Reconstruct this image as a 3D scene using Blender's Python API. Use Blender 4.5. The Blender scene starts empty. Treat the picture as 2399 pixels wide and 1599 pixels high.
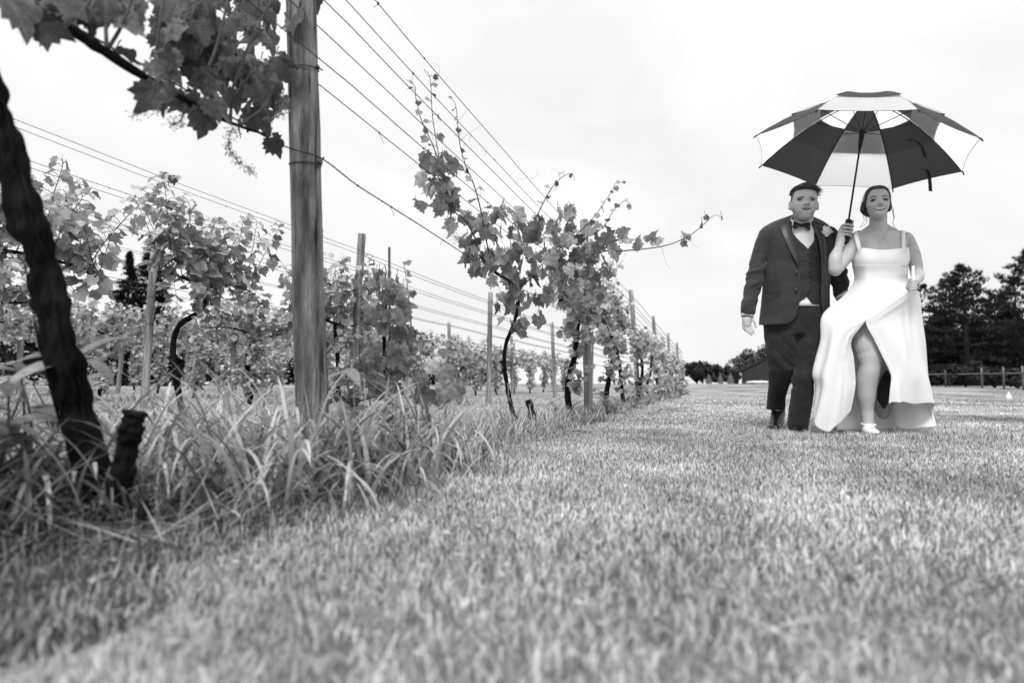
import bpy, bmesh, math, random
import numpy as np
from mathutils import Vector, Matrix, Euler, noise as mnoise

# ------------------------------------------------------------------ camera, sky, sun, exposure
scn = bpy.context.scene
FPX, CX, CY = 2399 * 24 / 36, 1199.5, 799.5          # photograph: 2399 x 1599 px, 24 mm lens
PITCH = math.atan(105 / 1600)
CAMZ = 0.33
cam = bpy.data.cameras.new('camera')
cam.lens = 24; cam.sensor_width = 36
cam.clip_start = 0.05; cam.clip_end = 2000
cam.dof.use_dof = True
cam.dof.focus_distance = 4.85
cam.dof.aperture_fstop = 2.2
camo = bpy.data.objects.new('camera', cam)
scn.collection.objects.link(camo)
camo.location = (0, 0, CAMZ)
camo.rotation_euler = (math.pi / 2 + PITCH, 0, 0)
scn.camera = camo

SUN_EL, SUN_AZ = math.radians(52), math.radians(194)   # azimuth measured from +Y clockwise: behind the camera, to the left
world = bpy.data.worlds.new('World')
scn.world = world
world.use_nodes = True
wn, wl = world.node_tree.nodes, world.node_tree.links
wn.clear()
w_out = wn.new('ShaderNodeOutputWorld')
w_bg = wn.new('ShaderNodeBackground')
w_sky = wn.new('ShaderNodeTexSky')
w_sky.sky_type = 'NISHITA'
w_sky.sun_disc = False
w_sky.sun_elevation = SUN_EL
w_sky.sun_rotation = SUN_AZ
w_bw = wn.new('ShaderNodeRGBToBW')
wl.new(w_sky.outputs[0], w_bw.inputs[0])
w_co = wn.new('ShaderNodeTexCoord')
w_sep = wn.new('ShaderNodeSeparateXYZ')
wl.new(w_co.outputs['Generated'], w_sep.inputs[0])
def wmath(op, a, b=None):
    n = wn.new('ShaderNodeMath'); n.operation = op
    for i, v in enumerate((a, b)):
        if v is None: continue
        if isinstance(v, (int, float)): n.inputs[i].default_value = v
        else: wl.new(v, n.inputs[i])
    return n.outputs[0]
# overcast cloud deck: a little brighter towards the zenith, with soft cloud structure
w_up = wmath('MAXIMUM', w_sep.outputs[2], 0.0)
w_deck = wmath('ADD', wmath('MULTIPLY', wmath('MULTIPLY', w_up, w_up), 0.22), 0.535)
w_map = wn.new('ShaderNodeMapping'); w_map.inputs['Scale'].default_value = (1.3, 1.3, 2.6)
wl.new(w_co.outputs['Generated'], w_map.inputs[0])
w_noise = wn.new('ShaderNodeTexNoise'); w_noise.inputs['Scale'].default_value = 2.3
w_noise.inputs['Detail'].default_value = 4; w_noise.inputs['Distortion'].default_value = 0.4
wl.new(w_map.outputs[0], w_noise.inputs[0])
w_cl = wn.new('ShaderNodeMapRange')
w_cl.inputs[1].default_value = 0.35; w_cl.inputs[2].default_value = 0.7
w_cl.inputs[3].default_value = 0.86; w_cl.inputs[4].default_value = 1.02
wl.new(w_noise.outputs[0], w_cl.inputs[0])
w_tot = wmath('ADD', wmath('MULTIPLY', w_deck, w_cl.outputs[0]), wmath('MULTIPLY', w_bw.outputs[0], 0.006))
wl.new(w_tot, w_bg.inputs[0])
w_bg.inputs[1].default_value = 1.0
wl.new(w_bg.outputs[0], w_out.inputs[0])

sun = bpy.data.lights.new('sun', 'SUN')
sun.energy = 1.5; sun.angle = math.radians(14); sun.color = (1, 1, 1)
suno = bpy.data.objects.new('sun', sun)
scn.collection.objects.link(suno)
sd = Vector((math.sin(SUN_AZ) * math.cos(SUN_EL), math.cos(SUN_AZ) * math.cos(SUN_EL), math.sin(SUN_EL)))
suno.rotation_euler = sd.to_track_quat('Z', 'Y').to_euler()
suno.location = (0, 0, 30)

vs = scn.view_settings
vs.view_transform = 'Standard'; vs.look = 'None'; vs.gamma = 1; vs.exposure = 0.85; vs.use_curve_mapping = False
scn.cycles.max_bounces = 6; scn.cycles.diffuse_bounces = 3; scn.cycles.transmission_bounces = 4
scn.cycles.glossy_bounces = 2; scn.cycles.transparent_max_bounces = 6
scn.cycles.use_denoising = True

# ------------------------------------------------------------------ helpers
R = math.radians
rng = np.random.default_rng(7)
COL = scn.collection

def P(px, py, Y):
    """World point that the photograph shows at pixel (px, py), at world depth Y."""
    x, z = (px - CX) / FPX, -(py - CY) / FPX
    c, s = math.cos(PITCH), math.sin(PITCH)
    d = Vector((x, c - s * z, s + c * z))
    d *= Y / d.y
    return Vector((d.x, d.y, d.z + CAMZ))

X0, ROWT = -1.5, 465 / 1600            # front row: X = X0 + ROWT * Y
ROWDIR = Vector((ROWT, 1, 0)).normalized()
ROWSIDE = Vector((1, -ROWT, 0)).normalized()
def smooth(a, b, v):
    t = np.clip((v - a) / (b - a), 0, 1)
    return t * t * (3 - 2 * t)
def ground(X, Y):
    X = np.asarray(X, float); Y = np.asarray(Y, float)
    d = -(X - X0 - ROWT * Y) * 0.96          # metres to the left of the front row
    z = 0.022 * np.clip(d - 4.0, 0, 14)
    z = z * (1 - smooth(30, 60, Y))
    far = smooth(21, 80, Y) * 0.62
    crest = 0.03 * np.exp(-((Y - 15.5) / 2.5) ** 2) - 0.10 * np.exp(-((Y - 21) / 3.0) ** 2)
    right = smooth(-1.0, 1.5, -d)
    z = z + far + crest * right
    # low bank that carries the rail fence and the pines
    z = z + 0.10 * smooth(20, 30, Y) * smooth(6, 14, X - 0.25 * Y) * (1 - smooth(40, 60, Y))
    und = 0.010 * np.sin(X * 2.1 + Y * 0.7) * np.sin(Y * 1.3 - X * 0.4)
    return z + und * smooth(1.5, 4, Y)
def gz(X, Y): return float(ground(X, Y))
def onrow(row_x0, Y, dx=0.0):
    X = row_x0 + ROWT * Y + dx
    return Vector((X, Y, gz(X, Y)))

def prop(o, label=None, cat=None, group=None, kind=None):
    if label: o['label'] = label
    if cat: o['category'] = cat
    if group: o['group'] = group
    if kind: o['kind'] = kind
    return o
def empty(name, loc, label=None, cat=None, group=None):
    o = bpy.data.objects.new(name, None)
    o.empty_display_size = 0.1
    o.location = loc
    COL.objects.link(o)
    return prop(o, label, cat, group)
def addobj(name, me, parent=None, loc=None):
    o = bpy.data.objects.new(name, me)
    COL.objects.link(o)
    if parent is not None:
        o.parent = parent
    if loc is not None: o.location = loc
    return o
def mesh_tris(name, V, F, mat, smooth_=False, attr=None):
    """V (n,3), F (m,k) numpy arrays with the same polygon size."""
    V = np.ascontiguousarray(V, dtype=np.float32); F = np.ascontiguousarray(F, dtype=np.int32)
    me = bpy.data.meshes.new(name)
    m, k = F.shape
    me.vertices.add(len(V)); me.vertices.foreach_set('co', V.ravel())
    me.loops.add(m * k); me.loops.foreach_set('vertex_index', F.ravel())
    me.polygons.add(m)
    me.polygons.foreach_set('loop_start', np.arange(0, m * k, k, dtype=np.int32))
    me.polygons.foreach_set('loop_total', np.full(m, k, dtype=np.int32))
    if smooth_: me.polygons.foreach_set('use_smooth', np.ones(m, dtype=bool))
    if attr is not None:
        a = me.attributes.new('tone', 'FLOAT', 'POINT')
        a.data.foreach_set('value', np.ascontiguousarray(attr, dtype=np.float32))
    me.update(calc_edges=True)
    me.validate()
    if mat: me.materials.append(mat)
    return me

class MB:
    """Collects simple shapes; build() makes one mesh object of them."""
    def __init__(s): s.v = []; s.f = []
    def add(s, V, F):
        o = len(s.v)
        s.v.extend([tuple(p) for p in V]); s.f.extend([tuple(i + o for i in f) for f in F])
    def tube(s, pts, rad, sides=8, cap=True, jitter=0.0, rnd=None, twist=0.0):
        pts = [Vector(p) for p in pts]; n = len(pts)
        if isinstance(rad, (int, float)): rad = [rad] * n
        V, F = [], []
        up = None
        for i, p in enumerate(pts):
            t = (pts[min(i + 1, n - 1)] - pts[max(i - 1, 0)])
            if t.length < 1e-9: t = Vector((0, 0, 1))
            t.normalize()
            if up is None:
                up = t.orthogonal().normalized()
            up = (up - t * up.dot(t))
            if up.length < 1e-6: up = t.orthogonal()
            up.normalize()
            b = t.cross(up)
            for k in range(sides):
                a = 2 * math.pi * k / sides + twist * i
                r = rad[i]
                if jitter: r *= 1 + jitter * (rnd.random() - 0.5) * 2
                V.append(p + (up * math.cos(a) + b * math.sin(a)) * r)
        for i in range(n - 1):
            for k in range(sides):
                k2 = (k + 1) % sides
                F.append((i * sides + k, i * sides + k2, (i + 1) * sides + k2, (i + 1) * sides + k))
        if cap:
            F.append(tuple(range(sides - 1, -1, -1)))
            F.append(tuple((n - 1) * sides + k for k in range(sides)))
        s.add(V, F)
    def box(s, c, size, rot=None):
        c = Vector(c); h = Vector(size) / 2
        V = [Vector((x * h.x, y * h.y, z * h.z)) for x in (-1, 1) for y in (-1, 1) for z in (-1, 1)]
        if rot is not None: V = [rot @ v for v in V]
        s.add([v + c for v in V], [(0, 1, 3, 2), (4, 6, 7, 5), (0, 4, 5, 1), (2, 3, 7, 6), (0, 2, 6, 4), (1, 5, 7, 3)])
    def ball(s, c, r, seg=8, rings=6, scale=(1, 1, 1)):
        c = Vector(c); V = [c + Vector((0, 0, r * scale[2]))]; F = []
        for i in range(1, rings):
            a = math.pi * i / rings
            for k in range(seg):
                b = 2 * math.pi * k / seg
                V.append(c + Vector((math.sin(a) * math.cos(b) * scale[0], math.sin(a) * math.sin(b) * scale[1], math.cos(a) * scale[2])) * r)
        V.append(c - Vector((0, 0, r * scale[2])))
        for k in range(seg):
            F.append((0, 1 + k, 1 + (k + 1) % seg))
            F.append((len(V) - 1, len(V) - 1 - seg + (k + 1) % seg, len(V) - 1 - seg + k))
        for i in range(rings - 2):
            for k in range(seg):
                a = 1 + i * seg
                F.append((a + k, a + seg + k, a + seg + (k + 1) % seg, a + (k + 1) % seg))
        s.add(V, F)
    def mesh(s, name, mat, smooth_=True):
        me = bpy.data.meshes.new(name)
        me.from_pydata(s.v, [], s.f); me.update()
        if smooth_: me.polygons.foreach_set('use_smooth', np.ones(len(me.polygons), dtype=bool))
        if mat: me.materials.append(mat)
        return me
    def build(s, name, mat, parent=None, origin=None, smooth_=True):
        if origin is not None:
            o = Vector(origin); s.v = [tuple(Vector(p) - o) for p in s.v]
        return addobj(name, s.mesh(name, mat, smooth_), parent)

def crom(pts, n):
    """Catmull-Rom curve through pts, n samples per span."""
    pts = [Vector(p) for p in pts]
    if len(pts) < 3: 
        return [pts[0].lerp(pts[1], i / n) for i in range(n + 1)]
    out = []
    for i in range(len(pts) - 1):
        p0 = pts[max(i - 1, 0)]; p1 = pts[i]; p2 = pts[i + 1]; p3 = pts[min(i + 2, len(pts) - 1)]
        for k in range(n):
            t = k / n
            out.append(0.5 * ((2 * p1) + (p2 - p0) * t + (2 * p0 - 5 * p1 + 4 * p2 - p3) * t * t + (3 * p1 - p0 - 3 * p2 + p3) * t ** 3))
    out.append(pts[-1])
    return out

# ------------------------------------------------------------------ materials (the photograph is black and white: every colour is a grey)
def mat(name, lo, hi, scale=8.0, stretch=(1, 1, 1), rough=0.85, spec=0.3, bump=0.0, bscale=None, trans=0.0, transcol=None,
        vary=0.0, island=0.0, tone=False, detail=5, metal=0.0, fine=0.0, coat=0.0, contrast=(0.3, 0.7), sheen=0.0, bdist=0.02, crack=0.0):
    m = bpy.data.materials.new(name); m.use_nodes = True
    N, L = m.node_tree.nodes, m.node_tree.links
    N.clear()
    out = N.new('ShaderNodeOutputMaterial')
    b = N.new('ShaderNodeBsdfPrincipled')
    co = N.new('ShaderNodeTexCoord')
    mp = N.new('ShaderNodeMapping'); mp.inputs['Scale'].default_value = stretch
    L.new(co.outputs['Object'], mp.inputs[0])
    nz = N.new('ShaderNodeTexNoise'); nz.inputs['Scale'].default_value = scale; nz.inputs['Detail'].default_value = detail
    L.new(mp.outputs[0], nz.inputs[0])
    mr = N.new('ShaderNodeMapRange')
    mr.inputs[1].default_value, mr.inputs[2].default_value = contrast
    mr.inputs[3].default_value, mr.inputs[4].default_value = lo, hi
    L.new(nz.outputs[0], mr.inputs[0])
    val = mr.outputs[0]
    def mul(v, src, amount):
        r = N.new('ShaderNodeMapRange'); r.inputs[3].default_value = 1 - amount; r.inputs[4].default_value = 1 + amount
        L.new(src, r.inputs[0])
        q = N.new('ShaderNodeMath'); q.operation = 'MULTIPLY'
        L.new(v, q.inputs[0]); L.new(r.outputs[0], q.inputs[1])
        return q.outputs[0]
    if vary:
        oi = N.new('ShaderNodeObjectInfo'); val = mul(val, oi.outputs['Random'], vary)
    if island:
        ge = N.new('ShaderNodeNewGeometry'); val = mul(val, ge.outputs['Random Per Island'], island)
    if tone:
        at = N.new('ShaderNodeAttribute'); at.attribute_name = 'tone'
        q = N.new('ShaderNodeMath'); q.operation = 'MULTIPLY'
        L.new(val, q.inputs[0]); L.new(at.outputs['Fac'], q.inputs[1]); val = q.outputs[0]
    if fine:
        n2 = N.new('ShaderNodeTexNoise'); n2.inputs['Scale'].default_value = scale * 9; n2.inputs['Detail'].default_value = 2
        L.new(mp.outputs[0], n2.inputs[0]); val = mul(val, n2.outputs[0], fine)
    if crack:
        for st, lo_, hi_, am in (((26, 26, 1.0), .58, .66, crack), ((7, 7, 4), .70, .80, crack * .8)):
            m2 = N.new('ShaderNodeMapping'); m2.inputs['Scale'].default_value = st; L.new(co.outputs['Object'], m2.inputs[0])
            n4 = N.new('ShaderNodeTexNoise'); n4.inputs['Scale'].default_value = 1.6; n4.inputs['Detail'].default_value = 3; L.new(m2.outputs[0], n4.inputs[0])
            r4 = N.new('ShaderNodeMapRange'); r4.inputs[1].default_value = lo_; r4.inputs[2].default_value = hi_; r4.inputs[3].default_value = 1.0; r4.inputs[4].default_value = 1 - am
            L.new(n4.outputs[0], r4.inputs[0])
            q4 = N.new('ShaderNodeMath'); q4.operation = 'MULTIPLY'; L.new(val, q4.inputs[0]); L.new(r4.outputs[0], q4.inputs[1]); val = q4.outputs[0]
    cmb = N.new('ShaderNodeCombineColor')
    for i in range(3): L.new(val, cmb.inputs[i])
    L.new(cmb.outputs[0], b.inputs['Base Color'])
    b.inputs['Roughness'].default_value = rough
    b.inputs['Specular IOR Level'].default_value = spec
    b.inputs['Metallic'].default_value = metal
    b.inputs['Coat Weight'].default_value = coat
    if sheen:
        b.inputs['Sheen Weight'].default_value = sheen; b.inputs['Sheen Roughness'].default_value = 0.6
    if bump:
        n3 = N.new('ShaderNodeTexNoise'); n3.inputs['Scale'].default_value = bscale or scale * 2; n3.inputs['Detail'].default_value = 4
        L.new(mp.outputs[0], n3.inputs[0])
        bp = N.new('ShaderNodeBump'); bp.inputs['Strength'].default_value = bump; bp.inputs['Distance'].default_value = bdist
        L.new(n3.outputs[0], bp.inputs['Height']); L.new(bp.outputs[0], b.inputs['Normal'])
    sh = b.outputs[0]
    if trans:
        t = N.new('ShaderNodeBsdfTranslucent')
        if transcol is None: L.new(cmb.outputs[0], t.inputs[0])
        else: t.inputs[0].default_value = (transcol,) * 3 + (1,)
        mx = N.new('ShaderNodeMixShader'); mx.inputs[0].default_value = trans
        L.new(sh, mx.inputs[1]); L.new(t.outputs[0], mx.inputs[2]); sh = mx.outputs[0]
    L.new(sh, out.inputs[0])
    return m

def veins(m, gain=1.5, width=0.022):
    """Pale radiating veins on a grape leaf, in the leaf's own coordinates."""
    N, L = m.node_tree.nodes, m.node_tree.links
    co = [n for n in N if n.bl_idname == 'ShaderNodeTexCoord'][0]
    cmb = [n for n in N if n.bl_idname == 'ShaderNodeCombineColor'][0]
    src = cmb.inputs[0].links[0].from_socket
    off = N.new('ShaderNodeVectorMath'); off.operation = 'SUBTRACT'; off.inputs[1].default_value = (0, 0.03, 0)
    L.new(co.outputs['Object'], off.inputs[0])
    cur = None
    for a in (90, 45, 135, 8, 172):
        d = N.new('ShaderNodeVectorMath'); d.operation = 'DOT_PRODUCT'
        d.inputs[1].default_value = (-math.sin(math.radians(a)), math.cos(math.radians(a)), 0)
        L.new(off.outputs[0], d.inputs[0])
        ab = N.new('ShaderNodeMath'); ab.operation = 'ABSOLUTE'; L.new(d.outputs['Value'], ab.inputs[0])
        if cur is None: cur = ab.outputs[0]
        else:
            mn = N.new('ShaderNodeMath'); mn.operation = 'MINIMUM'; L.new(cur, mn.inputs[0]); L.new(ab.outputs[0], mn.inputs[1]); cur = mn.outputs[0]
    r = N.new('ShaderNodeMapRange'); r.inputs[1].default_value = 0.0; r.inputs[2].default_value = width; r.inputs[3].default_value = gain; r.inputs[4].default_value = 1.0
    L.new(cur, r.inputs[0])
    q = N.new('ShaderNodeMath'); q.operation = 'MULTIPLY'; L.new(src, q.inputs[0]); L.new(r.outputs[0], q.inputs[1])
    for k in range(3): L.new(q.outputs[0], cmb.inputs[k])
    return m
M_LEAFN = veins(mat('dark_vine_leaf', 0.05, 0.12, scale=5, rough=0.5, spec=0.4, trans=0.12, vary=0.5, bump=0.4, bscale=22, bdist=0.02))  # darkest of the leaf tones, for the near vine
M_LEAFM = veins(mat('midtone_vine_leaf', 0.14, 0.38, scale=5, rough=0.45, spec=0.5, trans=0.2, vary=0.6, bump=0.4, bscale=22, bdist=0.02))  # middle leaf tone, for the staked and the open vine
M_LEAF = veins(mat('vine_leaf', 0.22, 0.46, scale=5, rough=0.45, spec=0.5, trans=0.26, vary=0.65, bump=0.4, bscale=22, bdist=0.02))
M_LEAFJ = mat('vine_foliage', 0.34, 0.60, scale=3, rough=0.5, spec=0.45, trans=0.32, island=0.6)
M_SHOOT = mat('green_cane', 0.05, 0.11, scale=20, rough=0.6)
M_BARK = mat('vine_bark', 0.002, 0.016, scale=14, stretch=(1, 1, 0.25), rough=0.95, spec=0.1, bump=1.0, bscale=40, bdist=0.02)
M_POST = mat('weathered_post', 0.05, 0.25, scale=6, contrast=(.34, .66), stretch=(3.6, 3.6, 0.5), rough=0.9, spec=0.15, bump=0.6, bscale=22, bdist=0.012, vary=0.12, fine=0.6, detail=9, crack=.75)
M_POST2 = mat('bleached_post', 0.10, 0.38, scale=5, contrast=(.36, .66), stretch=(3.4, 3.4, 0.22), rough=0.9, spec=0.15, bump=0.6, bscale=22, bdist=0.012, vary=0.2, fine=0.4, detail=8, crack=.6)
M_STAKE = mat('dark_stake', 0.05, 0.14, scale=8, stretch=(3, 3, 0.3), rough=0.9, bump=0.5)
M_WIRE = mat('steel_wire', 0.03, 0.07, scale=30, rough=0.5, metal=0.4)
M_BUD = mat('flower_bud', 0.12, 0.22, scale=60, rough=0.7)
M_GROUND = mat('turf_soil', 0.12, 0.42, scale=0.55, stretch=(1, .35, 1), rough=1.0, spec=0.05, bump=0.6, bscale=30, fine=0.6, detail=9)
M_GRASS = mat('grass_blade', 0.40, 0.74, scale=1.6, rough=0.55, spec=0.35, trans=0.35, tone=True)
M_TALL = mat('tall_grass_blade', 0.34, 0.62, scale=2, rough=0.5, spec=0.4, trans=0.35, tone=True)
M_SOIL = mat('shade_dark_soil', 0.02, 0.07, scale=6, rough=1.0, spec=0.05, bump=1.0, bscale=25, fine=0.4)  # soil darkened to carry the shade under the grass clumps
M_STRAWP = mat('seed_stalk', .3, .45, scale=30, rough=.8)
M_STRAW = mat('dry_straw', 0.28, 0.5, scale=3, rough=0.8, tone=True)
M_WEED = mat('weed_leaf', 0.2, 0.36, scale=18, rough=0.55, trans=0.3, vary=0.3, bump=0.3, bscale=60, bdist=0.004)

# ------------------------------------------------------------------ the ground
def make_ground():
    xs = np.concatenate([[-900, -400, -200, -100, -60, -40], np.arange(-30, 40.01, 0.5), [46, 55, 70, 100, 200, 400, 900]])
    ys = np.concatenate([[-60, -20, -6], np.arange(-2, 30, 0.4), np.arange(30, 100, 2.5), [120, 160, 240, 400, 900, 1500]])
    XX, YY = np.meshgrid(xs, ys)
    ZZ = ground(XX, YY)
    V = np.stack([XX, YY, ZZ], -1).reshape(-1, 3)
    nx, ny = len(xs), len(ys)
    i = np.arange(ny - 1)[:, None] * nx + np.arange(nx - 1)[None]
    F = np.stack([i, i + 1, i + 1 + nx, i + nx], -1).reshape(-1, 4)
    o = addobj('ground', mesh_tris('ground', V, F, M_GROUND, True))
    prop(o, kind='structure')
make_ground()
def shaded_soil_strip():  # dark sheet along the front row, painting shade onto the soil
    Ys = np.concatenate([np.arange(.3, 6, .1), np.arange(6, 36, .5)]); V = []; r = random.Random(2)
    for Y in Ys:
        c = X0 + ROWT * Y
        for t in (-1, -.5, 0, .5, 1):
            w = (.42 + .10 * math.sin(Y * 3.1) + r.uniform(-.05, .05)) * (1 + .5 * (Y < 2.2))
            x = c + t * w
            V.append((x, Y, gz(x, Y) + .006 - .004 * abs(t)))
    n = len(Ys); F = [(i * 5 + k, i * 5 + k + 1, i * 5 + k + 6, i * 5 + k + 5) for i in range(n - 1) for k in range(4)]
    o = addobj('shaded_soil', mesh_tris('shaded_soil', np.array(V), np.array(F), M_SOIL, True)); prop(o, kind='structure')
shaded_soil_strip()

# ------------------------------------------------------------------ grape leaf shapes
def leaf_shape(seed, n=26, depth=1.0):
    """Five-lobed, toothed grape leaf; petiole at the origin, tip along +Y, face +Z, about one unit long."""
    r = random.Random(seed)
    lob = [(90, 1.0), (28, 0.84), (152, 0.84), (-28, 0.66), (208, 0.66)]
    c = Vector((0, 0.30, 0))
    out, mid = [], []
    cup, wav, ph, droop = r.uniform(-0.25, 0.30), r.uniform(0.05, 0.13), r.uniform(0, 6), r.uniform(0.02, 0.55)
    fold = r.uniform(-0.1, 0.42)
    def hz(x, y, rr):
        q = math.atan2(y - 0.3, x)
        return cup * rr * rr + wav * math.sin(5 * q + ph) * rr - droop * max(0, y - 0.2) ** 2 + fold * abs(x) - fold * 0.15
    for k in range(n):
        a = -90 + 12 + (360 - 24) * k / (n - 1)
        rad = 0.45
        for la, ll in lob:
            d = (a - la + 180) % 360 - 180
            rad = max(rad, 0.64 * ll * math.exp(-(d / 27.0) ** 2 * depth) + 0.02)
        if a < -60 or a > 240: rad *= 0.92
        tooth = 1.07 if k % 2 == 0 else 0.90
        rad *= tooth * r.uniform(0.95, 1.05)
        x, y = math.cos(R(a)) * rad, 0.30 + math.sin(R(a)) * rad
        out.append(Vector((x, y, hz(x, y, rad))))
    for k in range(0, n, 2):
        p, q = out[k], out[min(k + 1, n - 1)]
        x, y = (p.x * 0.52), 0.30 + (p.y - 0.30) * 0.52
        mid.append(Vector((x, y, hz(x, y, 0.3) + (0.02 if (k // 2) % 2 else -0.015))))
    V = [Vector((0, 0.02, 0))] + mid + out
    m = len(mid); F = []
    for i in range(m - 1): F.append((0, 1 + i, 2 + i))
    for i in range(m):
        a = 1 + i; o0 = 1 + m + 2 * i
        F.append((a, o0, o0 + 1))
        if i < m - 1:
            F.append((a, o0 + 1, a + 1)); F.append((a + 1, o0 + 1, o0 + 2))
    return V, F
def leaf_mesh(seed, mat_):
    V, F = leaf_shape(seed)
    me = bpy.data.meshes.new('leaf'); me.from_pydata(V, [], F); me.update()
    me.polygons.foreach_set('use_smooth', np.ones(len(me.polygons), dtype=bool))
    me.materials.append(mat_)
    return me
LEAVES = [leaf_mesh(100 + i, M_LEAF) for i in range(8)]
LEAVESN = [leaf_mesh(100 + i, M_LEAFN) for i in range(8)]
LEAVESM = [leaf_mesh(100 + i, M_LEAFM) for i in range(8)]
LOWV, LOWF = [], []
for i in range(4):
    v, f = leaf_shape(300 + i, n=14)
    LOWV.append(np.array([tuple(p) for p in v])); LOWF.append(np.array(f))

def leaf_matrix(pos, tip, nrm, size):
    t = Vector(tip).normalized(); n = Vector(nrm)
    n = n - t * n.dot(t)
    if n.length < 1e-4: n = t.orthogonal()
    n.normalize(); x = t.cross(n)
    M = Matrix((x, t, n)).transposed() * size
    M = M.to_4x4(); M.translation = pos
    return M

class Vine:
    """One grape vine: trunk, arms, shoots and leaves gathered here, built as one thing."""
    def __init__(s, name, base, label, group, seed, maxleaf):
        s.root = empty(name, base, label, 'grape vine', group)
        s.base = Vector(base); s.r = random.Random(seed); s.leaves = []; s.maxleaf = maxleaf
        s.shoots = MB(); s.pool = LEAVES
    def part(s, name, mb, m): 
        return mb.build(name, m, s.root, origin=s.base)
    def trunk(s, pts, rad, name='trunk', sides=10, bark=0.0):
        mb = MB(); c = crom(pts, 5 if not bark else 16)
        n = len(c)
        rr = []
        for i in range(n):
            t = i / (n - 1) * (len(rad) - 1); k = min(int(t), len(rad) - 2)
            rr.append((rad[k] * (1 - (t - k)) + rad[k + 1] * (t - k)) * (s.r.uniform(0.88, 1.14) if not bark else 1 + .10 * math.sin(i * .35) + .06 * math.sin(i * .93)))
        mb.tube(c, rr, sides, jitter=0.13 if not bark else 0, rnd=s.r)
        if bark:                                   # shredding bark: long ridges, flakes and hollows
            for i in range(n):
                for k in range(sides):
                    j = i * sides + k; v = Vector(mb.v[j]); d = v - c[i]
                    a = 2 * math.pi * k / sides
                    q = mnoise.noise(Vector((math.cos(a) * 3.2, math.sin(a) * 3.2, i * .16))) + .7 * mnoise.noise(Vector((math.cos(a) * 8, math.sin(a) * 8, i * .22 + 9))) + .18 * mnoise.noise(Vector((math.cos(a) * 3, math.sin(a) * 3, i * .9)))
                    mb.v[j] = tuple(c[i] + d * (1 + bark * q))
        return s.part(name, mb, M_BARK)
    def shoot(s, pts, r0=0.005, r1=0.0015, own=True, sides=5):
        c = crom(pts, 4); n = len(c)
        mb = MB() if own else s.shoots
        mb.tube(c, [r0 + (r1 - r0) * i / (n - 1) for i in range(n)], sides)
        if own: s.part('shoot', mb, M_SHOOT)
        return c
    def tendril(s, p, d, ln, curl):
        d = Vector(d).normalized(); q = Vector(p); pts = [q.copy()]
        ax = Vector((s.r.uniform(-1, 1), s.r.uniform(-1, 1), s.r.uniform(-.4, .4))).normalized()
        for i in range(8):
            d = Matrix.Rotation(curl * (i / 8.0) ** 1.5, 3, ax) @ d
            q = q + d * ln / 8; pts.append(q.copy())
        s.shoots.tube(pts, [0.0013 - 0.0001 * i for i in range(9)], 3)
    def leaf(s, pos, tip, nrm, size, petiole_from=None):
        s.leaves.append((Vector(pos), Vector(tip), Vector(nrm), size))
        if petiole_from is not None:
            a = Vector(petiole_from); m = a.lerp(pos, 0.5) + Vector((0, 0, 0.01))
            s.shoots.tube([a, m, pos], 0.0014 + 0.006 * size, 4, cap=False)
    def leaves_on(s, c, start, gap, size0, size1, spread=1.0, camward=0.4, side=None):
        """Alternate leaves along a shoot curve c."""
        L = 0; last = -1; total = sum((c[i + 1] - c[i]).length for i in range(len(c) - 1))
        if total < 1e-4: return
        flip = s.r.choice((-1, 1)); nxt = start
        for i in range(len(c) - 1):
            seg = (c[i + 1] - c[i]); sl = seg.length
            while L + sl > nxt:
                t = (nxt - L) / sl; p = c[i] + seg * t; u = nxt / total
                tg = seg.normalized()
                a = s.r.uniform(-0.9, 0.9) + (0 if flip > 0 else math.pi)
                out = (ROWSIDE * math.sin(a) * 0.8 + ROWDIR * math.cos(a)) * spread
                if side is not None: out += side
                out = out - tg * out.dot(tg) * 0.6
                size = size0 + (size1 - size0) * u; size *= s.r.uniform(0.75, 1.2)
                pet = out.normalized() * size * s.r.uniform(0.4, 0.8) + Vector((0, 0, size * 0.25))
                pos = p + pet
                tip = out.normalized() * 0.7 + Vector((s.r.uniform(-.4, .4), s.r.uniform(-.4, .4), s.r.uniform(-1.0, 0.05)))
                nrm = Vector((s.r.uniform(-.6, .6), -camward + s.r.uniform(-.7, .7), s.r.uniform(0.1, 1.1))) + out.normalized() * 0.5
                s.leaf(pos, tip, nrm, size, p)
                if s.r.random() < 0.16 and u > 0.4:
                    s.tendril(p, -out + tg * 0.8, s.r.uniform(.06, .16), s.r.uniform(0.5, 1.4))
                flip = -flip; nxt += gap * s.r.uniform(0.7, 1.3) * (1.1 - 0.45 * u)
            L += sl
    def finish(s):
        cp = Vector((0, 0, CAMZ))
        lv = sorted(s.leaves, key=lambda q: -q[3] / max((q[0] - cp).length, .1))
        near, rest = lv[:s.maxleaf], lv[s.maxleaf:]
        for pos, tip, nrm, size in near:
            o = bpy.data.objects.new('leaf', s.r.choice(s.pool)); COL.objects.link(o)
            o.parent = s.root
            o.matrix_basis = leaf_matrix(pos - s.base, tip, nrm, size * s.r.uniform(.95, 1.05))
        if rest:
            VV, FF, off = [], [], 0
            for pos, tip, nrm, size in rest:
                k = s.r.randrange(4)
                M = np.array(leaf_matrix(pos - s.base, tip, nrm, size))
                v = LOWV[k] @ M[:3, :3].T + M[:3, 3]
                VV.append(v); FF.append(LOWF[k] + off); off += len(v)
            o = addobj('foliage', mesh_tris('foliage', np.concatenate(VV), np.concatenate(FF), M_LEAFJ, True), s.root)
            prop(o, kind='stuff')
        if s.shoots.v: prop(s.part('tendril', s.shoots, M_SHOOT), kind='stuff')

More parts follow.
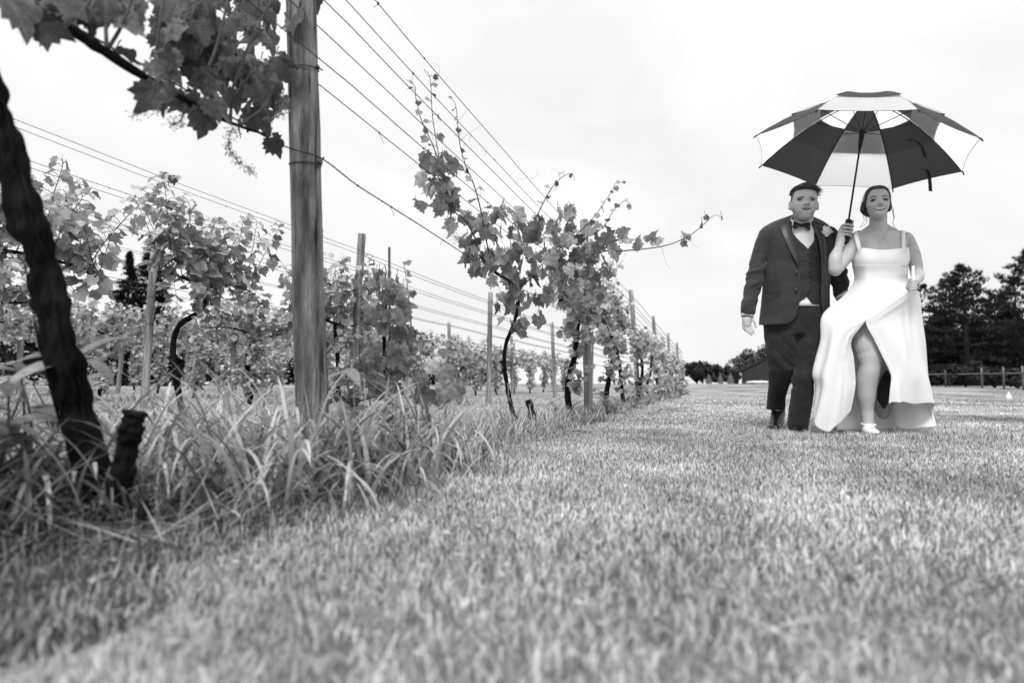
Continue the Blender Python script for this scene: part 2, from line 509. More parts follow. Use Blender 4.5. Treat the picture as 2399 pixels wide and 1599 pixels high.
ORD = ['first', 'second', 'third', 'fourth', 'fifth', 'sixth', 'seventh', 'eighth', 'ninth', 'tenth', 'eleventh', 'twelfth', 'thirteenth', 'fourteenth', 'fifteenth', 'sixteenth', 'seventeenth']

def row_vine(base, label, group, seed, maxleaf=0, nshoots=13, top=1.75, low=0.3, reach=1.0, trunk_r=0.028, cord=1.08, trunk_pts=None, lsize=0.13, gap=0.042, far=False, spread=.42):
    r = random.Random(seed)
    v = Vine('grape_vine', base, label, group, seed, maxleaf)
    b = Vector(base)
    lean = Vector((r.uniform(-.15, .15), r.uniform(-.1, .1), 0))
    j = b + Vector((0, 0, cord)) + lean
    if trunk_pts is None:
        trunk_pts = [b + Vector((0, 0, -0.05)), b + Vector((r.uniform(-.07, .07), r.uniform(-.05, .05), 0.3)) + lean * .2,
                     b + Vector((r.uniform(-.09, .09), r.uniform(-.06, .06), 0.68)) + lean * .6, j]
    else: j = Vector(trunk_pts[-1])
    v.trunk(trunk_pts, [trunk_r * 1.25, trunk_r, trunk_r * .95, trunk_r * .75], sides=6 if far else 10)
    if not far and r.random() < 0.45:
        d = ROWDIR * r.uniform(-.16, .16) + ROWSIDE * r.uniform(-.08, .08)
        v.trunk([b + d + Vector((0, 0, -.05)), b + d * .7 + Vector((0, 0, .35)), b + d * .2 + Vector((0, 0, .75)), j], [trunk_r * .7, trunk_r * .6, trunk_r * .5], sides=8)
    arms = []
    for sgn in (-1, 1):
        a = [j, j + ROWDIR * sgn * .3 * reach + Vector((0, 0, r.uniform(.02, .12))), j + ROWDIR * sgn * .7 * reach + Vector((0, 0, r.uniform(.04, .12))),
             j + ROWDIR * sgn * reach * r.uniform(.9, 1.1) + Vector((0, 0, r.uniform(.02, .1)))]
        v.trunk(a, [trunk_r * .6, trunk_r * .42, trunk_r * .3], name='cordon', sides=5 if far else 7)
        arms.append(crom(a, 8))
    allarm = arms[0][::-1] + arms[1]
    for i in range(nshoots):
        p = allarm[min(len(allarm) - 1, int((i + r.random()) / nshoots * len(allarm)))]
        ln = (top - cord) * r.uniform(0.55, 1.1)
        side = r.uniform(-spread, spread); along = r.uniform(-.25, .25)
        q1 = p + Vector((0, 0, ln * .35)) + ROWSIDE * side * .2 + ROWDIR * along * .3
        q2 = p + Vector((0, 0, ln * .72)) + ROWSIDE * side * .55 + ROWDIR * along * .7
        q3 = p + Vector((0, 0, ln)) + ROWSIDE * side * 0.9 + ROWDIR * along
        q4 = q3 + Vector((r.uniform(-.08, .08), r.uniform(-.05, .05), r.uniform(-.01, .06)))
        c = v.shoot([p, q1, q2, q3, q4], 0.0045, 0.0012, own=(maxleaf > 0), sides=4)
        v.leaves_on(c, 0.02, gap, lsize * 1.15, lsize * 0.55)
        if maxleaf > 0 or r.random() < .3: v.tendril(q3, ROWDIR * r.uniform(-1, 1) + Vector((0, 0, .6)), r.uniform(.07, .16), r.uniform(.6, 1.5))
    # hanging leaves and suckers on the trunk
    for i in range(int(nshoots * 0.5)):
        p = r.choice(allarm)
        q = p + Vector((r.uniform(-.2, .2), r.uniform(-.2, .2), -r.uniform(.1, .3)))
        c = v.shoot([p, p.lerp(q, .5) + ROWSIDE * r.uniform(-.12, .12), q], 0.003, 0.001, own=False, sides=3)
        v.leaves_on(c, 0.03, gap, lsize, lsize * .6)
    nl = int(low * 8)
    for i in range(nl):
        z = r.uniform(.15, .95)
        p = b + lean * z + Vector((r.uniform(-.03, .03), r.uniform(-.03, .03), z))
        q = p + ROWSIDE * r.uniform(-.2, .25) + ROWDIR * r.uniform(-.2, .2) + Vector((0, 0, r.uniform(.05, .35)))
        c = v.shoot([p, p.lerp(q, .5) + ROWSIDE * .03, q], 0.003, 0.001, own=False, sides=3)
        v.leaves_on(c, 0.03, gap * .85, lsize * .9, lsize * .5)
    v.finish()
    return v

# ------------------------------------------------------------------ trellis posts
def post(base, top, r0, r1, label, group, seed, m=None, ties=()):
    rr = random.Random(seed)
    base = Vector(base); top = Vector(top)
    ax = (top - base)
    pts = [base - ax.normalized() * 0.15] + [base + ax * t + Vector((rr.uniform(-.004, .004), rr.uniform(-.004, .004), 0)) for t in np.linspace(0, 1, 12)]
    rad = [r0] + [r0 + (r1 - r0) * t for t in np.linspace(0, 1, 12)]
    rad = [q * rr.uniform(.97, 1.03) for q in rad]
    root = empty('trellis_post', base, label, 'post', group)
    mb = MB(); mb.tube(pts, rad, 14, jitter=0.02, rnd=rr)
    mb.build('shaft', m or M_POST, root, origin=base)
    for h in ties:
        p = base + ax * (h / ax.length)
        mb = MB()
        d = ROWDIR
        n = 16
        rr_ = r0 + (r1 - r0) * h / ax.length + 0.003
        mb.tube([p + Vector((math.cos(a) * rr_, math.sin(a) * rr_, math.sin(a) * .01)) for a in np.linspace(0, 2 * math.pi, n)], 0.0025, 5)
        kn = p + ROWSIDE * (rr_ + .004)
        for i in range(5):
            mb.tube([kn, kn + Vector((rr.uniform(-.02, .02), rr.uniform(-.02, .012), rr.uniform(-.025, .025)))], 0.003, 5)
        mb.ball(kn, .009, 6, 4)
        mb.build('wire_tie', M_WIRE, root, origin=base)
    return root
ROWX = {1: -1.5, 2: -4.4, 3: -7.3, 4: -10.2, 5: -13.1, 6: -16.0}
ROWN = {1: 'front row', 2: 'second row', 3: 'third row', 4: 'fourth row', 5: 'fifth row', 6: 'rearmost row'}
POSTS = [  # row, depth, base px, top (px, py)
    (1, 2.6, 738, (697, -338)), (1, 8.3, 1378, (1368, 515)), (1, 14.1, 1496, (1478, 679)), (1, 20.0, 1546, (1530, 740)), (1, 25.8, 1572, (1565, 779)), (1, 31.5, 1590, (1586, 803)),
    (2, 8.45, 821, (848, 548)), (2, 13.8, 1144, (1149, 685)), (2, 19.5, 1300, (1293, 755)), (2, 25.2, 1386, (1388, 785)),
    (3, 8.8, 339, (362, 583)), (3, 14.2, 842, (850, 705)), (3, 19.0, 1050, (1052, 755)), (3, 25.0, 1200, (1198, 786)),
    (4, 14.6, 541, (553, 708)), (4, 20.0, 850, (848, 752)), (4, 31.0, 1120, (1119, 808)),
    (5, 14.8, 250, (250, 716)), (5, 15.6, 276, (296, 725)), (5, 12.9, 45, (52, 690)), (5, 22.0, 700, (704, 770)),
]
seen = {}
for row, Y, bx, (tx, ty) in POSTS:
    k = seen.get(row, 0); seen[row] = k + 1
    b = P(bx, 905, Y); b.z = gz(b.x, Y)
    t = P(tx, ty, Y)
    if row == 1 and k == 0: lab = 'thick weathered round post with wire knotted round it, tall grass at its foot'
    else: lab = 'weathered grey round trellis post, %s along the %s from the camera' % (ORD[k], ROWN[row])
    rad = 0.061 if row == 1 and k == 0 else 0.052
    post(b, t, rad, rad * 0.92, lab, 'trellis posts', 900 + len(seen) * 31 + k, m=None if (row == 1 and k == 0) else M_POST2, ties=(1.19, 1.57) if (row == 1 and k == 0) else ((1.1, 1.45) if Y < 9 else ()))

# ------------------------------------------------------------------ trellis wires
def wire(row, h, off, Y0, Y1, label, seed, rad=0.0016, sag=0.02, pts=None):
    r = random.Random(seed)
    mb = MB(); c = []
    if pts is None:
        n = int((Y1 - Y0) / 0.5)
        for i in range(n + 1):
            Y = Y0 + (Y1 - Y0) * i / n
            q = onrow(ROWX[row], Y) ; ph = ((Y - 2.6) / 5.75) % 1.0
            q.z = q.z * .5 + h - sag * 4 * ph * (1 - ph) + r.uniform(-.002, .002)
            c.append(q + ROWSIDE * off)
    else: c = crom(pts, 6)
    rr = [max(rad * 1.35, 0.00036 * p.y) for p in c]
    mb.tube(c, rr, 4)
    for i in range(int(len(c) * 0.5)):           # barbs left by old tendrils and twists in the wire
        p = c[r.randrange(len(c) - 1)]; q = c[min(len(c) - 1, c.index(p) + 1)]
        p = p.lerp(q, r.random())
        if p.y > 12: continue
        mb.ball(p, r.uniform(.003, .0065), 5, 4, (1, 1.6, 1))
        if r.random() < .3:
            mb.tube([p, p + Vector((r.uniform(-.02, .02), r.uniform(-.02, .02), -r.uniform(.01, .05)))], 0.0012, 3)
    o = mb.build('trellis_wire', M_WIRE)
    prop(o, label, 'wire', 'trellis wires')
SIDE = {1: 'aisle side', -1: 'far side'}
LEV = [('top', 2.02), ('upper middle', 1.79), ('middle', 1.55)]
for row, Yb in ((1, 1.2), (2, 2.2), (3, 4.5)):
    for ln, h in LEV:
        for s_ in (1, -1):
            if row == 3 and ln == 'upper middle': continue
            wire(row, h, s_ * 0.062, Yb, 36, '%s trellis wire on the %s of the %s' % (ln, SIDE[s_], ROWN[row]), row * 77 + int(h * 100) + s_, sag=0.025)
    if row > 1: wire(row, 1.14, 0.05, Yb, 36, 'low fruiting wire of the %s, below the leaves' % ROWN[row], row * 5)
low = [onrow(-1.5, 1.2) + Vector((0, 0, 1.20)), P(120, 30, 1.56), P(400, 190, 1.92), P(650, 335, 2.38) , P(751, 370, 2.58), P(834, 432, 2.86), P(917, 485, 3.18), P(985, 528, 3.55), P(1053, 572, 3.95), P(1151, 636, 4.75), P(1215, 672, 5.36), P(1330, 735, 7.3)]
low += [onrow(-1.5, Y) + Vector((0, 0, 1.13)) for Y in (9.6, 14, 20, 28, 36)]
wire(1, 1.2, 0, 0, 0, 'lowest trellis wire of the front row, knotted to the thick post', 4, rad=0.0021, pts=low)

# ------------------------------------------------------------------ near vine at the edge of the picture (dark, out of focus)
def drow(px): return 1600 * 1.5 / (1665 - px)
b0 = onrow(-1.5, 1.66, 0.0)
v0 = Vine('grape_vine', b0, 'dark thick-barked near vine leaning out of the picture, leafy arm overhead on the wire', 'grape vines', 5, 300)
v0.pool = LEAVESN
t0 = [P(235, 1255, 1.68), P(222, 1120, 1.68), P(180, 960, 1.66), P(135, 790, 1.62), P(108, 640, 1.60), P(60, 500, 1.56), P(8, 330, 1.52), P(-30, 200, 1.48), P(-70, 60, 1.43), P(-90, -60, 1.42)]
v0.trunk(t0, [0.044, 0.036, 0.038, 0.031, 0.035, 0.032, 0.025, 0.022], sides=40, bark=.30)
for k in range(26):                                  # loose hanging strips of bark
    rb = random.Random(500 + k); cc = crom(t0, 8); i = rb.randrange(6, len(cc) - 14)
    side = Vector((rb.choice((-1, 1)) * rb.uniform(.6, 1), -.5, 0)).normalized() * .036
    L_ = rb.randrange(4, 9); mbk = MB(); mbk.tube([cc[i] + side, cc[i + L_ // 2] + side * 1.12, cc[i + L_] + side * rb.uniform(1.0, 1.25)], [.001, .0035, .0015], 4)
    v0.part('bark_strip', mbk, M_BARK)
v0.trunk([P(252, 1240, 1.62), P(282, 1130, 1.60), P(300, 1040, 1.58), P(312, 985, 1.57), P(318, 962, 1.57)], [0.034, 0.024, 0.024, .022], name='cut_stump', sides=28, bark=.32)
v0.trunk([P(330, 1240, 1.5), P(338, 1170, 1.5)], [0.014, 0.010], name='cut_stump', sides=8)
arm = [P(-90, -60, 1.42), P(60, 15, 1.5), P(120, 45, 1.56), P(220, 105, 1.66), P(330, 175, 1.80), P(430, 232, 1.94), P(520, 280, 2.08), P(620, 315, 2.28)]
v0.trunk(arm, [0.02, 0.017, 0.015, 0.012, 0.010, 0.006, 0.004], name='cordon')
sh = [[P(160, 60, 1.6), P(180, 0, 1.62), P(200, -90, 1.65)], [P(250, 118, 1.7), P(246, 40, 1.72), P(235, -60, 1.72)], [P(370, 195, 1.86), P(366, 120, 1.85), P(390, -50, 1.85)],
      [P(440, 235, 1.95), P(500, 130, 1.95), P(545, -50, 1.95)], [P(520, 280, 2.08), P(585, 100, 2.1), P(660, -40, 2.1)], [P(540, 290, 2.1), P(548, 230, 2.05), P(600, 160, 2.0)],
      [P(560, 295, 2.12), P(620, 250, 2.12), P(640, 200, 2.1)], [P(250, 118, 1.7), P(290, 50, 1.7), P(320, -40, 1.7)]]
for q in sh: v0.shoot(q, 0.006, 0.003)
def facing(px, py, Y, size_px, ang, tilt=(0, 0), fwd=1.0, v=v0, rnd=None):
    """A leaf centred on a pixel at depth Y; ang = direction of its tip in the picture (degrees, 0 = right, 90 = up)."""
    p = P(px, py, Y); s = size_px * .80 / FPX * Y
    t = Vector((math.cos(R(ang)), tilt[1], math.sin(R(ang))))
    n = Vector((tilt[0] * 1.3, -fwd, 0.25 + tilt[1] * 1.6))
    v.leaf(p - t.normalized() * s * 0.38, t, n, s, p - t.normalized() * s * .38 + Vector((0, 0.02, .04)))
rl = random.Random(12)
for px, py, sz, an in [(40, 20, 170, -60), (110, 60, 150, -30), (20, 190, 125, -80), (60, 100, 140, -110), (-10, 70, 160, -70), (150, 10, 130, -20), (210, 45, 90, -100), (300, 62, 95, -10), (330, 20, 80, -120),
                       (425, 35, 170, -60), (440, 120, 120, -50), (390, 20, 130, -140), (345, 225, 115, -125), (298, 130, 80, -20), (473, 285, 105, -95), (608, 200, 135, -70), (605, 275, 105, -55), (642, 340, 78, -65),
                       (690, 45, 125, -100), (735, 5, 70, -70), (560, 150, 110, -40), (520, 195, 105, -100), (480, 190, 95, -150), (540, 60, 100, -80), (580, 25, 110, -30), (500, 110, 90, -120), (455, 165, 95, -90),
                       (415, 130, 90, 200), (550, 230, 90, -80), (590, 120, 100, -110), (630, 90, 90, -60), (660, 150, 80, -60), (380, 110, 80, -100), (400, 190, 85, -70), (500, 250, 85, -60), (560, 290, 70, -120),
                       (250, 10, 100, -80), (620, 10, 120, -90), (480, 20, 130, -90), (530, 120, 120, -120), (465, 70, 110, -60), (640, 230, 80, -100), (585, 190, 95, -60)] + [(rl.uniform(370, 660), rl.uniform(-10, 260), rl.uniform(70, 115), rl.uniform(-150, -30)) for _ in range(34)] + [(rl.uniform(-20, 330), rl.uniform(-20, 60), rl.uniform(90, 140), rl.uniform(-150, -30)) for _ in range(12)]:
    if px < 520 and py > 60 + (px - 120) * .62 + 55: continue
    Y = drow(px) + rl.uniform(-.12, .12)
    facing(px, py, max(Y, 1.42), sz, an, (rl.uniform(-.5, .5), rl.uniform(-.4, .4)), rl.uniform(.4, 1.0))
def blossom(v, pts, n, spread, seed):
    r = random.Random(seed); c = crom(pts, 6); mb = MB()
    mb.tube(c, 0.0014, 4)
    for i in range(n):
        p = c[r.randrange(len(c))]; d = Vector((r.gauss(0, 1), r.gauss(0, 1), r.gauss(0, 1))) * spread
        mb.tube([p, p + d], 0.0005, 3, cap=False); mb.ball(p + d, r.uniform(.0016, .0028), 5, 3)
    v.part('flower_cluster', mb, M_BUD)
blossom(v0, [P(545, 300, 2.05), P(535, 340, 2.05), P(555, 375, 2.05), P(592, 402, 2.05)], 150, .009, 1)
blossom(v0, [P(400, 215, 1.9), P(370, 250, 1.9), P(315, 268, 1.9)], 110, .010, 2)
blossom(v0, [P(430, 270, 1.9), P(418, 288, 1.9), P(405, 290, 1.9)], 50, .009, 3)
blossom(v0, [P(665, 225, 2.1), P(655, 268, 2.1), P(625, 280, 2.1), P(680, 262, 2.1)], 90, .008, 4)
blossom(v0, [P(560, 70, 2.0), P(600, 60, 2.0), P(640, 100, 2.0)], 70, .013, 5)
v0.finish()

# ------------------------------------------------------------------ young vine on a stake, with a big weed at its foot
b1 = onrow(-1.5, 3.14)
sr = empty('vine_stake', b1 + Vector((.03, .08, 0)), 'thin dark wooden stake behind the young leafy vine', 'stake')
mb = MB(); mb.tube([P(925, 1080, 3.25), P(913, 800, 3.25), P(912, 579, 3.25)], [0.008, 0.007, 0.006], 8)
mb.build('shaft', M_STAKE, sr, origin=b1 + Vector((.03, .08, 0)))
v1 = Vine('grape_vine', b1, 'young short vine with big soft leaves climbing a thin dark stake', 'grape vines', 9, 300)
v1.trunk([P(905, 1080, 3.14), P(910, 950, 3.14), P(900, 820, 3.13), P(905, 700, 3.12)], [.012, .010, .006])
cst = v1.shoot([P(905, 760, 3.12), P(895, 690, 3.1), P(905, 640, 3.08), P(900, 620, 3.06)], .005, .002)
r1 = random.Random(21)
v1.pool = LEAVESM
for i in range(64):
    t = r1.random()
    py = 650 + 270 * t + r1.uniform(-15, 15); w_ = 32 + 52 * t
    px = 902 + r1.uniform(-1, 1) * w_ + (18 * t)
    facing(px, py, 3.1 + r1.uniform(-.13, .1), r1.uniform(46, 80) * (0.75 + .35 * t), r1.uniform(-150, -20), (r1.uniform(-.5, .5), r1.uniform(-.5, .5)), r1.uniform(.2, .9), v=v1)
for px, py, sz in ((1050, 880, 80), (1020, 860, 75), (1065, 915, 85), (1000, 930, 70), (985, 890, 60), (1035, 930, 70)):
    facing(px, py, 2.95 + r1.uniform(-.1, .1), sz, r1.uniform(-110, -30), (r1.uniform(-.4, .4), r1.uniform(-.4, .4)), .7, v=v1)
v1.shoot([P(910, 920, 3.14), P(965, 880, 3.05), P(1030, 880, 2.96), P(1060, 900, 2.95)], .004, .002)
cs = v1.shoot([P(965, 780, 3.2), P(958, 700, 3.2), P(950, 640, 3.2), P(945, 615, 3.2)], .003, .001)
v1.leaves_on(cs, .02, .05, .07, .04)
v1.finish()

def lance(n=6):
    V, F = [], []
    for i in range(n + 1):
        t = i / n; w = 0.16 * math.sin(math.pi * min(1, t * .92 + .06)) ** .8; z = -0.35 * t * t + 0.12 * t
        V += [Vector((-w, t, z + w * .35)), Vector((0, t, z)), Vector((w, t, z + w * .35))]
    for i in range(n):
        a = 3 * i; F += [(a, a + 1, a + 4, a + 3), (a + 1, a + 2, a + 5, a + 4)]
    me = bpy.data.meshes.new('leaf'); me.from_pydata(V, [], F); me.update()
    me.polygons.foreach_set('use_smooth', np.ones(len(me.polygons), dtype=bool)); me.materials.append(M_WEED)
    return me
LANCE = lance()
def weed(base, h, nl, lsize, label, seed, spread=1.0):
    r = random.Random(seed); b = Vector(base)
    root = empty('weed_plant', b, label, 'weed', 'weeds under the vines')
    mb = MB(); tops = []
    for k in range(3):
        t = b + Vector((r.uniform(-.1, .1) * spread, r.uniform(-.08, .08), h * r.uniform(.8, 1.05)))
        c = crom([b, b.lerp(t, .5) + Vector((r.uniform(-.03, .03), 0, 0)), t], 5); mb.tube(c, [.006 - .0004 * i for i in range(len(c))], 6); tops.append(c)
    mb.build('stem', M_SHOOT, root, origin=b)
    for i in range(nl):
        c = r.choice(tops); p = c[min(len(c) - 1, 1 + int(r.random() * len(c)))]
        a = r.uniform(0, 2 * math.pi)
        o = bpy.data.objects.new('leaf', LANCE); COL.objects.link(o); o.parent = root
        o.matrix_basis = leaf_matrix(p - b, Vector((math.cos(a), math.sin(a) - .2, r.uniform(-.35, .7))), Vector((r.uniform(-.3, .3), r.uniform(-.6, 0), 1)), lsize * r.uniform(.6, 1.15))
weed(onrow(-1.5, 2.95, 0.02), .40, 34, .17, 'tall broad-leaved weed at the foot of the staked young vine', 1)
weed(onrow(-1.5, 2.85, 0.16), .26, 18, .15, 'lower broad-leaved weed beside the staked young vine', 2)

# ------------------------------------------------------------------ the tall open vine in the front row, in focus
b2 = onrow(-1.5, 5.36)
v2 = Vine('grape_vine', b2, 'tall open vine on a thin bent trunk, long bare cane reaching over the lawn', 'grape vines', 31, 300)
D2 = 5.36
v2.pool = LEAVESM
v2.trunk([P(1222, 1012, D2), P(1200, 960, D2), P(1190, 915, D2), P(1185, 883, D2), P(1181, 853, D2), P(1185, 806, D2), P(1206, 751, D2), P(1217, 696, D2), P(1215, 670, D2)], [.022, .019, .017, .018, .015, .012, .011], sides=10)
v2.trunk([P(1254, 1015, 5.2), P(1246, 970, 5.2), P(1238, 936, 5.2)], [.032, .026, .026], name='cut_stump')
mb = MB(); mb.tube([P(1181, 853, D2), P(1172, 846, D2 - .02)], [.012, .010], 6)
v2.part('cut_spur', mb, M_BARK)
v2.trunk([P(1215, 670, D2), P(1195, 659, 5.2), P(1159, 636, 4.8), P(1125, 600, 4.4)], [.012, .011, .009, .006], name='cordon')
v2.trunk([P(1189, 655, 5.2), P(1205, 690, 5.3), P(1213, 720, D2)], [.006, .005], name='cordon', sides=6)
def vs2(pts, r0, gap, s0, s1, start=.05, **k):
    c = v2.shoot(pts, r0, .0013)
    if gap: v2.leaves_on(c, start, gap, s0, s1, **k)
    return c
vs2([P(1159, 636, 4.8), P(1125, 589, 4.45), P(1108, 547, 4.25), P(1083, 508, 4.05), P(1066, 495, 3.98), P(1040, 419, 3.8), P(1027, 359, 3.75), P(1013, 270, 3.72), P(1008, 185, 3.7), P(994, 164, 3.7)], .006, .085, .115, .030)
vs2([P(1045, 440, 3.85), P(1017, 347, 3.72), P(989, 287, 3.7), P(974, 228, 3.7), P(972, 202, 3.7), P(951, 187, 3.7)], .004, .085, .085, .028, start=.12)
vs2([P(1150, 625, 4.75), P(1128, 500, 4.3), P(1108, 427, 4.1), P(1091, 389, 4.05), P(1076, 330, 4.0), P(1068, 249, 3.95), P(1053, 228, 3.95)], .005, .085, .105, .026)
vs2([P(1189, 632, 5.2), P(1232, 564, 5.1), P(1257, 508, 5.05), P(1287, 449, 5.0), P(1312, 419, 5.0), P(1338, 406, 5.0), P(1347, 423, 5.0)], .006, .085, .115, .035)
vs2([P(1217, 668, D2), P(1300, 592, 5.4), P(1363, 538, 5.4), P(1398, 500, 5.4), P(1432, 449, 5.4), P(1444, 428, 5.4), P(1466, 427, 5.4)], .005, .075, .115, .035)
vs2([P(1330, 570, 5.4), P(1402, 542, 5.3), P(1440, 491, 5.3), P(1466, 470, 5.3), P(1480, 491, 5.3)], .004, .075, .10, .035)
long_ = vs2([P(1217, 670, D2), P(1287, 628, 5.2), P(1398, 591, 5.05), P(1466, 587, 5.0), P(1551, 577, 4.95), P(1606, 557, 4.93), P(1644, 530, 4.92), P(1674, 504, 4.92), P(1695, 513, 4.92)], .007, 0, 0, 0)
for px, py, sz, an in ((1425, 560, 62, 60), (1440, 590, 55, -60), (1470, 560, 58, 40), (1460, 545, 50, 20), (1495, 570, 52, 60), (1525, 555, 50, 25), (1540, 565, 44, 70), (1608, 552, 40, 110), (1602, 570, 28, -60), (1644, 525, 30, -100), (1655, 510, 20, -60), (1690, 510, 16, -80)):
    facing(px, py, 5.0, sz, an, (rl.uniform(-.6, .6), rl.uniform(-.5, .5)), .5, v=v2)
for px, py, dx, dz, ln in ((1550, 577, .3, -1, .22), (1466, 590, -.3, -1, .20), (1606, 557, .9, -.5, .14), (1644, 530, .6, .7, .13), (1008, 200, .8, .7, .18), (1068, 290, .7, .9, .16), (1076, 330, .7, .6, .17), (1312, 419, -.2, 1, .12), (1287, 449, 1, .3, .1),
                           (1027, 359, -1, -.1, .16), (989, 287, .5, -.6, .2), (1110, 430, -.7, .8, .2), (1050, 420, 1, .6, .2), (1232, 420, -1, .1, .12), (1242, 417, .9, .2, .1)):
    v2.tendril(P(px, py, 5.0 if px > 1200 else 3.85), (dx, rl.uniform(-.3, .3), dz), ln * rl.uniform(.9, 1.2), rl.uniform(.5, 1.3))
# leafy mass: side shoots filling the head of the vine
r2 = random.Random(77)
for i in range(150):
    k = r2.random()
    if k < .16: px, py, Y, s = r2.uniform(985, 1065), r2.uniform(375, 490), 3.85, r2.uniform(52, 72)
    elif k < .42: px, py, Y, s = r2.uniform(1050, 1190), r2.uniform(500, 660), 4.5, r2.uniform(42, 62)
    elif k < .74: px, py, Y, s = r2.uniform(1170, 1340), r2.uniform(480, 665), 5.1, r2.uniform(40, 58)
    else: px, py, Y, s = r2.uniform(1290, 1430), r2.uniform(500, 650), 5.4, r2.uniform(38, 54)
    if px < 1190 and py > 640 - (1190 - px) * .75 + 60: continue
    if py < 600 - (px - 1000) * .10 - 120 and px > 1080: continue
    facing(px, py, Y + r2.uniform(-.15, .2), s, r2.uniform(-160, -10), (r2.uniform(-.7, .7), r2.uniform(-.6, .6)), r2.uniform(.1, .8), v=v2)
for i in range(34):                                    # leaves below the fork and down the trunk
    px, py = r2.uniform(1150, 1290), r2.uniform(660, 790)
    if abs(px - 1215) > 90 - (py - 660) * .45: continue
    facing(px, py, D2 + r2.uniform(-.15, .15), r2.uniform(34, 52), r2.uniform(-150, -30), (r2.uniform(-.7, .7), r2.uniform(-.5, .5)), r2.uniform(.2, .8), v=v2)
blossom(v2, [P(1065, 555, 4.4), P(1085, 570, 4.4), P(1110, 590, 4.4)], 130, .022, 11)
blossom(v2, [P(1130, 530, 4.5), P(1135, 560, 4.5)], 70, .02, 12)
blossom(v2, [P(1240, 550, 5.0), P(1230, 590, 5.0)], 70, .02, 13)
blossom(v2, [P(1345, 615, 5.3), P(1340, 630, 5.3)], 50, .02, 14)
v2.finish()

# ------------------------------------------------------------------ the other vines, row by row
def vline(row, Ys, obj_until, **kw):
    for k, Y in enumerate(Ys):
        b = onrow(ROWX[row], Y)
        ml = 0
        if Y < obj_until: ml = 280 if Y < 9 else (220 if Y < 12.5 else 130)
        kw2 = dict(kw)
        n0 = k + (3 if row == 1 else 0)
        if row == 1 and Y > 9: kw2['spread'] = .2
        if row == 1 and Y > 13: kw2['top'] = 1.42
        elif row == 1 and Y > 10: kw2['top'] = 1.58
        lab = 'leafy grape vine on dark trunk, %s along the %s from the camera' % (ORD[n0], ROWN[row])
        far = Y > 15
        row_vine(b, lab, 'grape vines', row * 1000 + k * 13, maxleaf=ml, nshoots=(22 if not far else 17), lsize=.125 if not far else .15, gap=.043 if not far else .07, far=far, **kw2)
vline(1, [7.35, 9.6, 11.8, 14.0, 16.2, 18.3, 20.5, 22.7, 24.9, 27.0, 29.2, 31.4, 33.6], 15, top=1.70, low=1.6, trunk_r=.034)
S = lambda px, py: P(px, py, 6.0)
row_vine(onrow(-4.4, 3.9), 'big leafy vine of the second row, behind the dark near trunk', 'grape vines', 71, maxleaf=300, nshoots=28, top=1.66, low=2.5, reach=1.12)
row_vine(onrow(-4.4, 6.0), 'vine with an S-bent dark trunk between the two nearest posts', 'grape vines', 72, maxleaf=300, nshoots=18, top=1.80, low=.1, reach=.56,
         trunk_pts=[P(430, 985, 6.0), P(415, 900, 6.0), P(405, 820, 6.0), P(418, 765, 6.0), P(455, 738, 6.0), P(478, 715, 6.0), P(482, 680, 6.0)], trunk_r=.024)
row_vine(onrow(-4.4, 8.1), 'leafy vine half hidden behind the thick near post', 'grape vines', 73, maxleaf=300, nshoots=20, top=1.85, low=1.0)
vline(3, [6.6, 10.8, 12.9, 15.0, 17.1, 19.2, 21.3, 23.4, 25.5, 27.6, 29.7, 31.8, 33.9], 13.5, top=1.66, low=4.5)
vline(4, [9.3, 11.4, 13.5, 15.6, 17.7, 19.8, 21.9, 24.0, 26.1, 28.2, 30.3, 32.4], 0, top=1.62, low=5.0)
vline(5, [12.0, 14.1, 16.2, 18.3, 20.4, 22.5, 24.6, 27.0, 29.5], 0, top=1.62, low=5.0)
vline(6, [15.0, 17.0, 19.0, 21.0, 23.0, 25.5], 0, top=1.62, low=5.0)

# ------------------------------------------------------------------ grass
def blades(B, head, ln, wid, lean, bend, segs, tone):
    """Curved tapering blades as one triangle mesh. All arguments are arrays of length N."""
    N = len(B); k = segs
    hx, hy = np.cos(head), np.sin(head)
    sx, sy = -hy, hx
    pos = B.copy(); V = np.zeros((N, 2 * k + 1, 3))
    step = ln / k
    for i in range(k + 1):
        t = i / k
        if i < k:
            w = wid * (1 - 0.65 * t ** 1.5) * 0.5
            V[:, 2 * i, 0] = pos[:, 0] - sx * w; V[:, 2 * i, 1] = pos[:, 1] - sy * w; V[:, 2 * i, 2] = pos[:, 2]
            V[:, 2 * i + 1, 0] = pos[:, 0] + sx * w; V[:, 2 * i + 1, 1] = pos[:, 1] + sy * w; V[:, 2 * i + 1, 2] = pos[:, 2]
            ph = lean + bend * (t + 0.5 / k)
            pos = pos + np.stack([np.sin(ph) * hx * step, np.sin(ph) * hy * step, np.cos(ph) * step], -1)
        else: V[:, 2 * k] = pos
    tri = []
    for i in range(k - 1):
        a = 2 * i; tri += [(a, a + 1, a + 3), (a, a + 3, a + 2)]
    tri.append((2 * k - 2, 2 * k - 1, 2 * k))
    F = (np.array(tri)[None] + (np.arange(N) * (2 * k + 1))[:, None, None]).reshape(-1, 3)
    T = np.repeat(tone, 2 * k + 1)
    return V.reshape(-1, 3), F, T
def vnoise(X, Y, s, seed):
    r = np.random.default_rng(seed); z = np.zeros_like(X)
    for i in range(5):
        a = r.uniform(0, 2 * np.pi); f = s * r.uniform(.5, 2.0); z += np.sin((X * np.cos(a) + Y * np.sin(a)) * f + r.uniform(0, 6.28))
    return z / 5
def rowdist(X, Y): return (X - X0 - ROWT * Y) * 0.96      # >0: aisle side of the front row
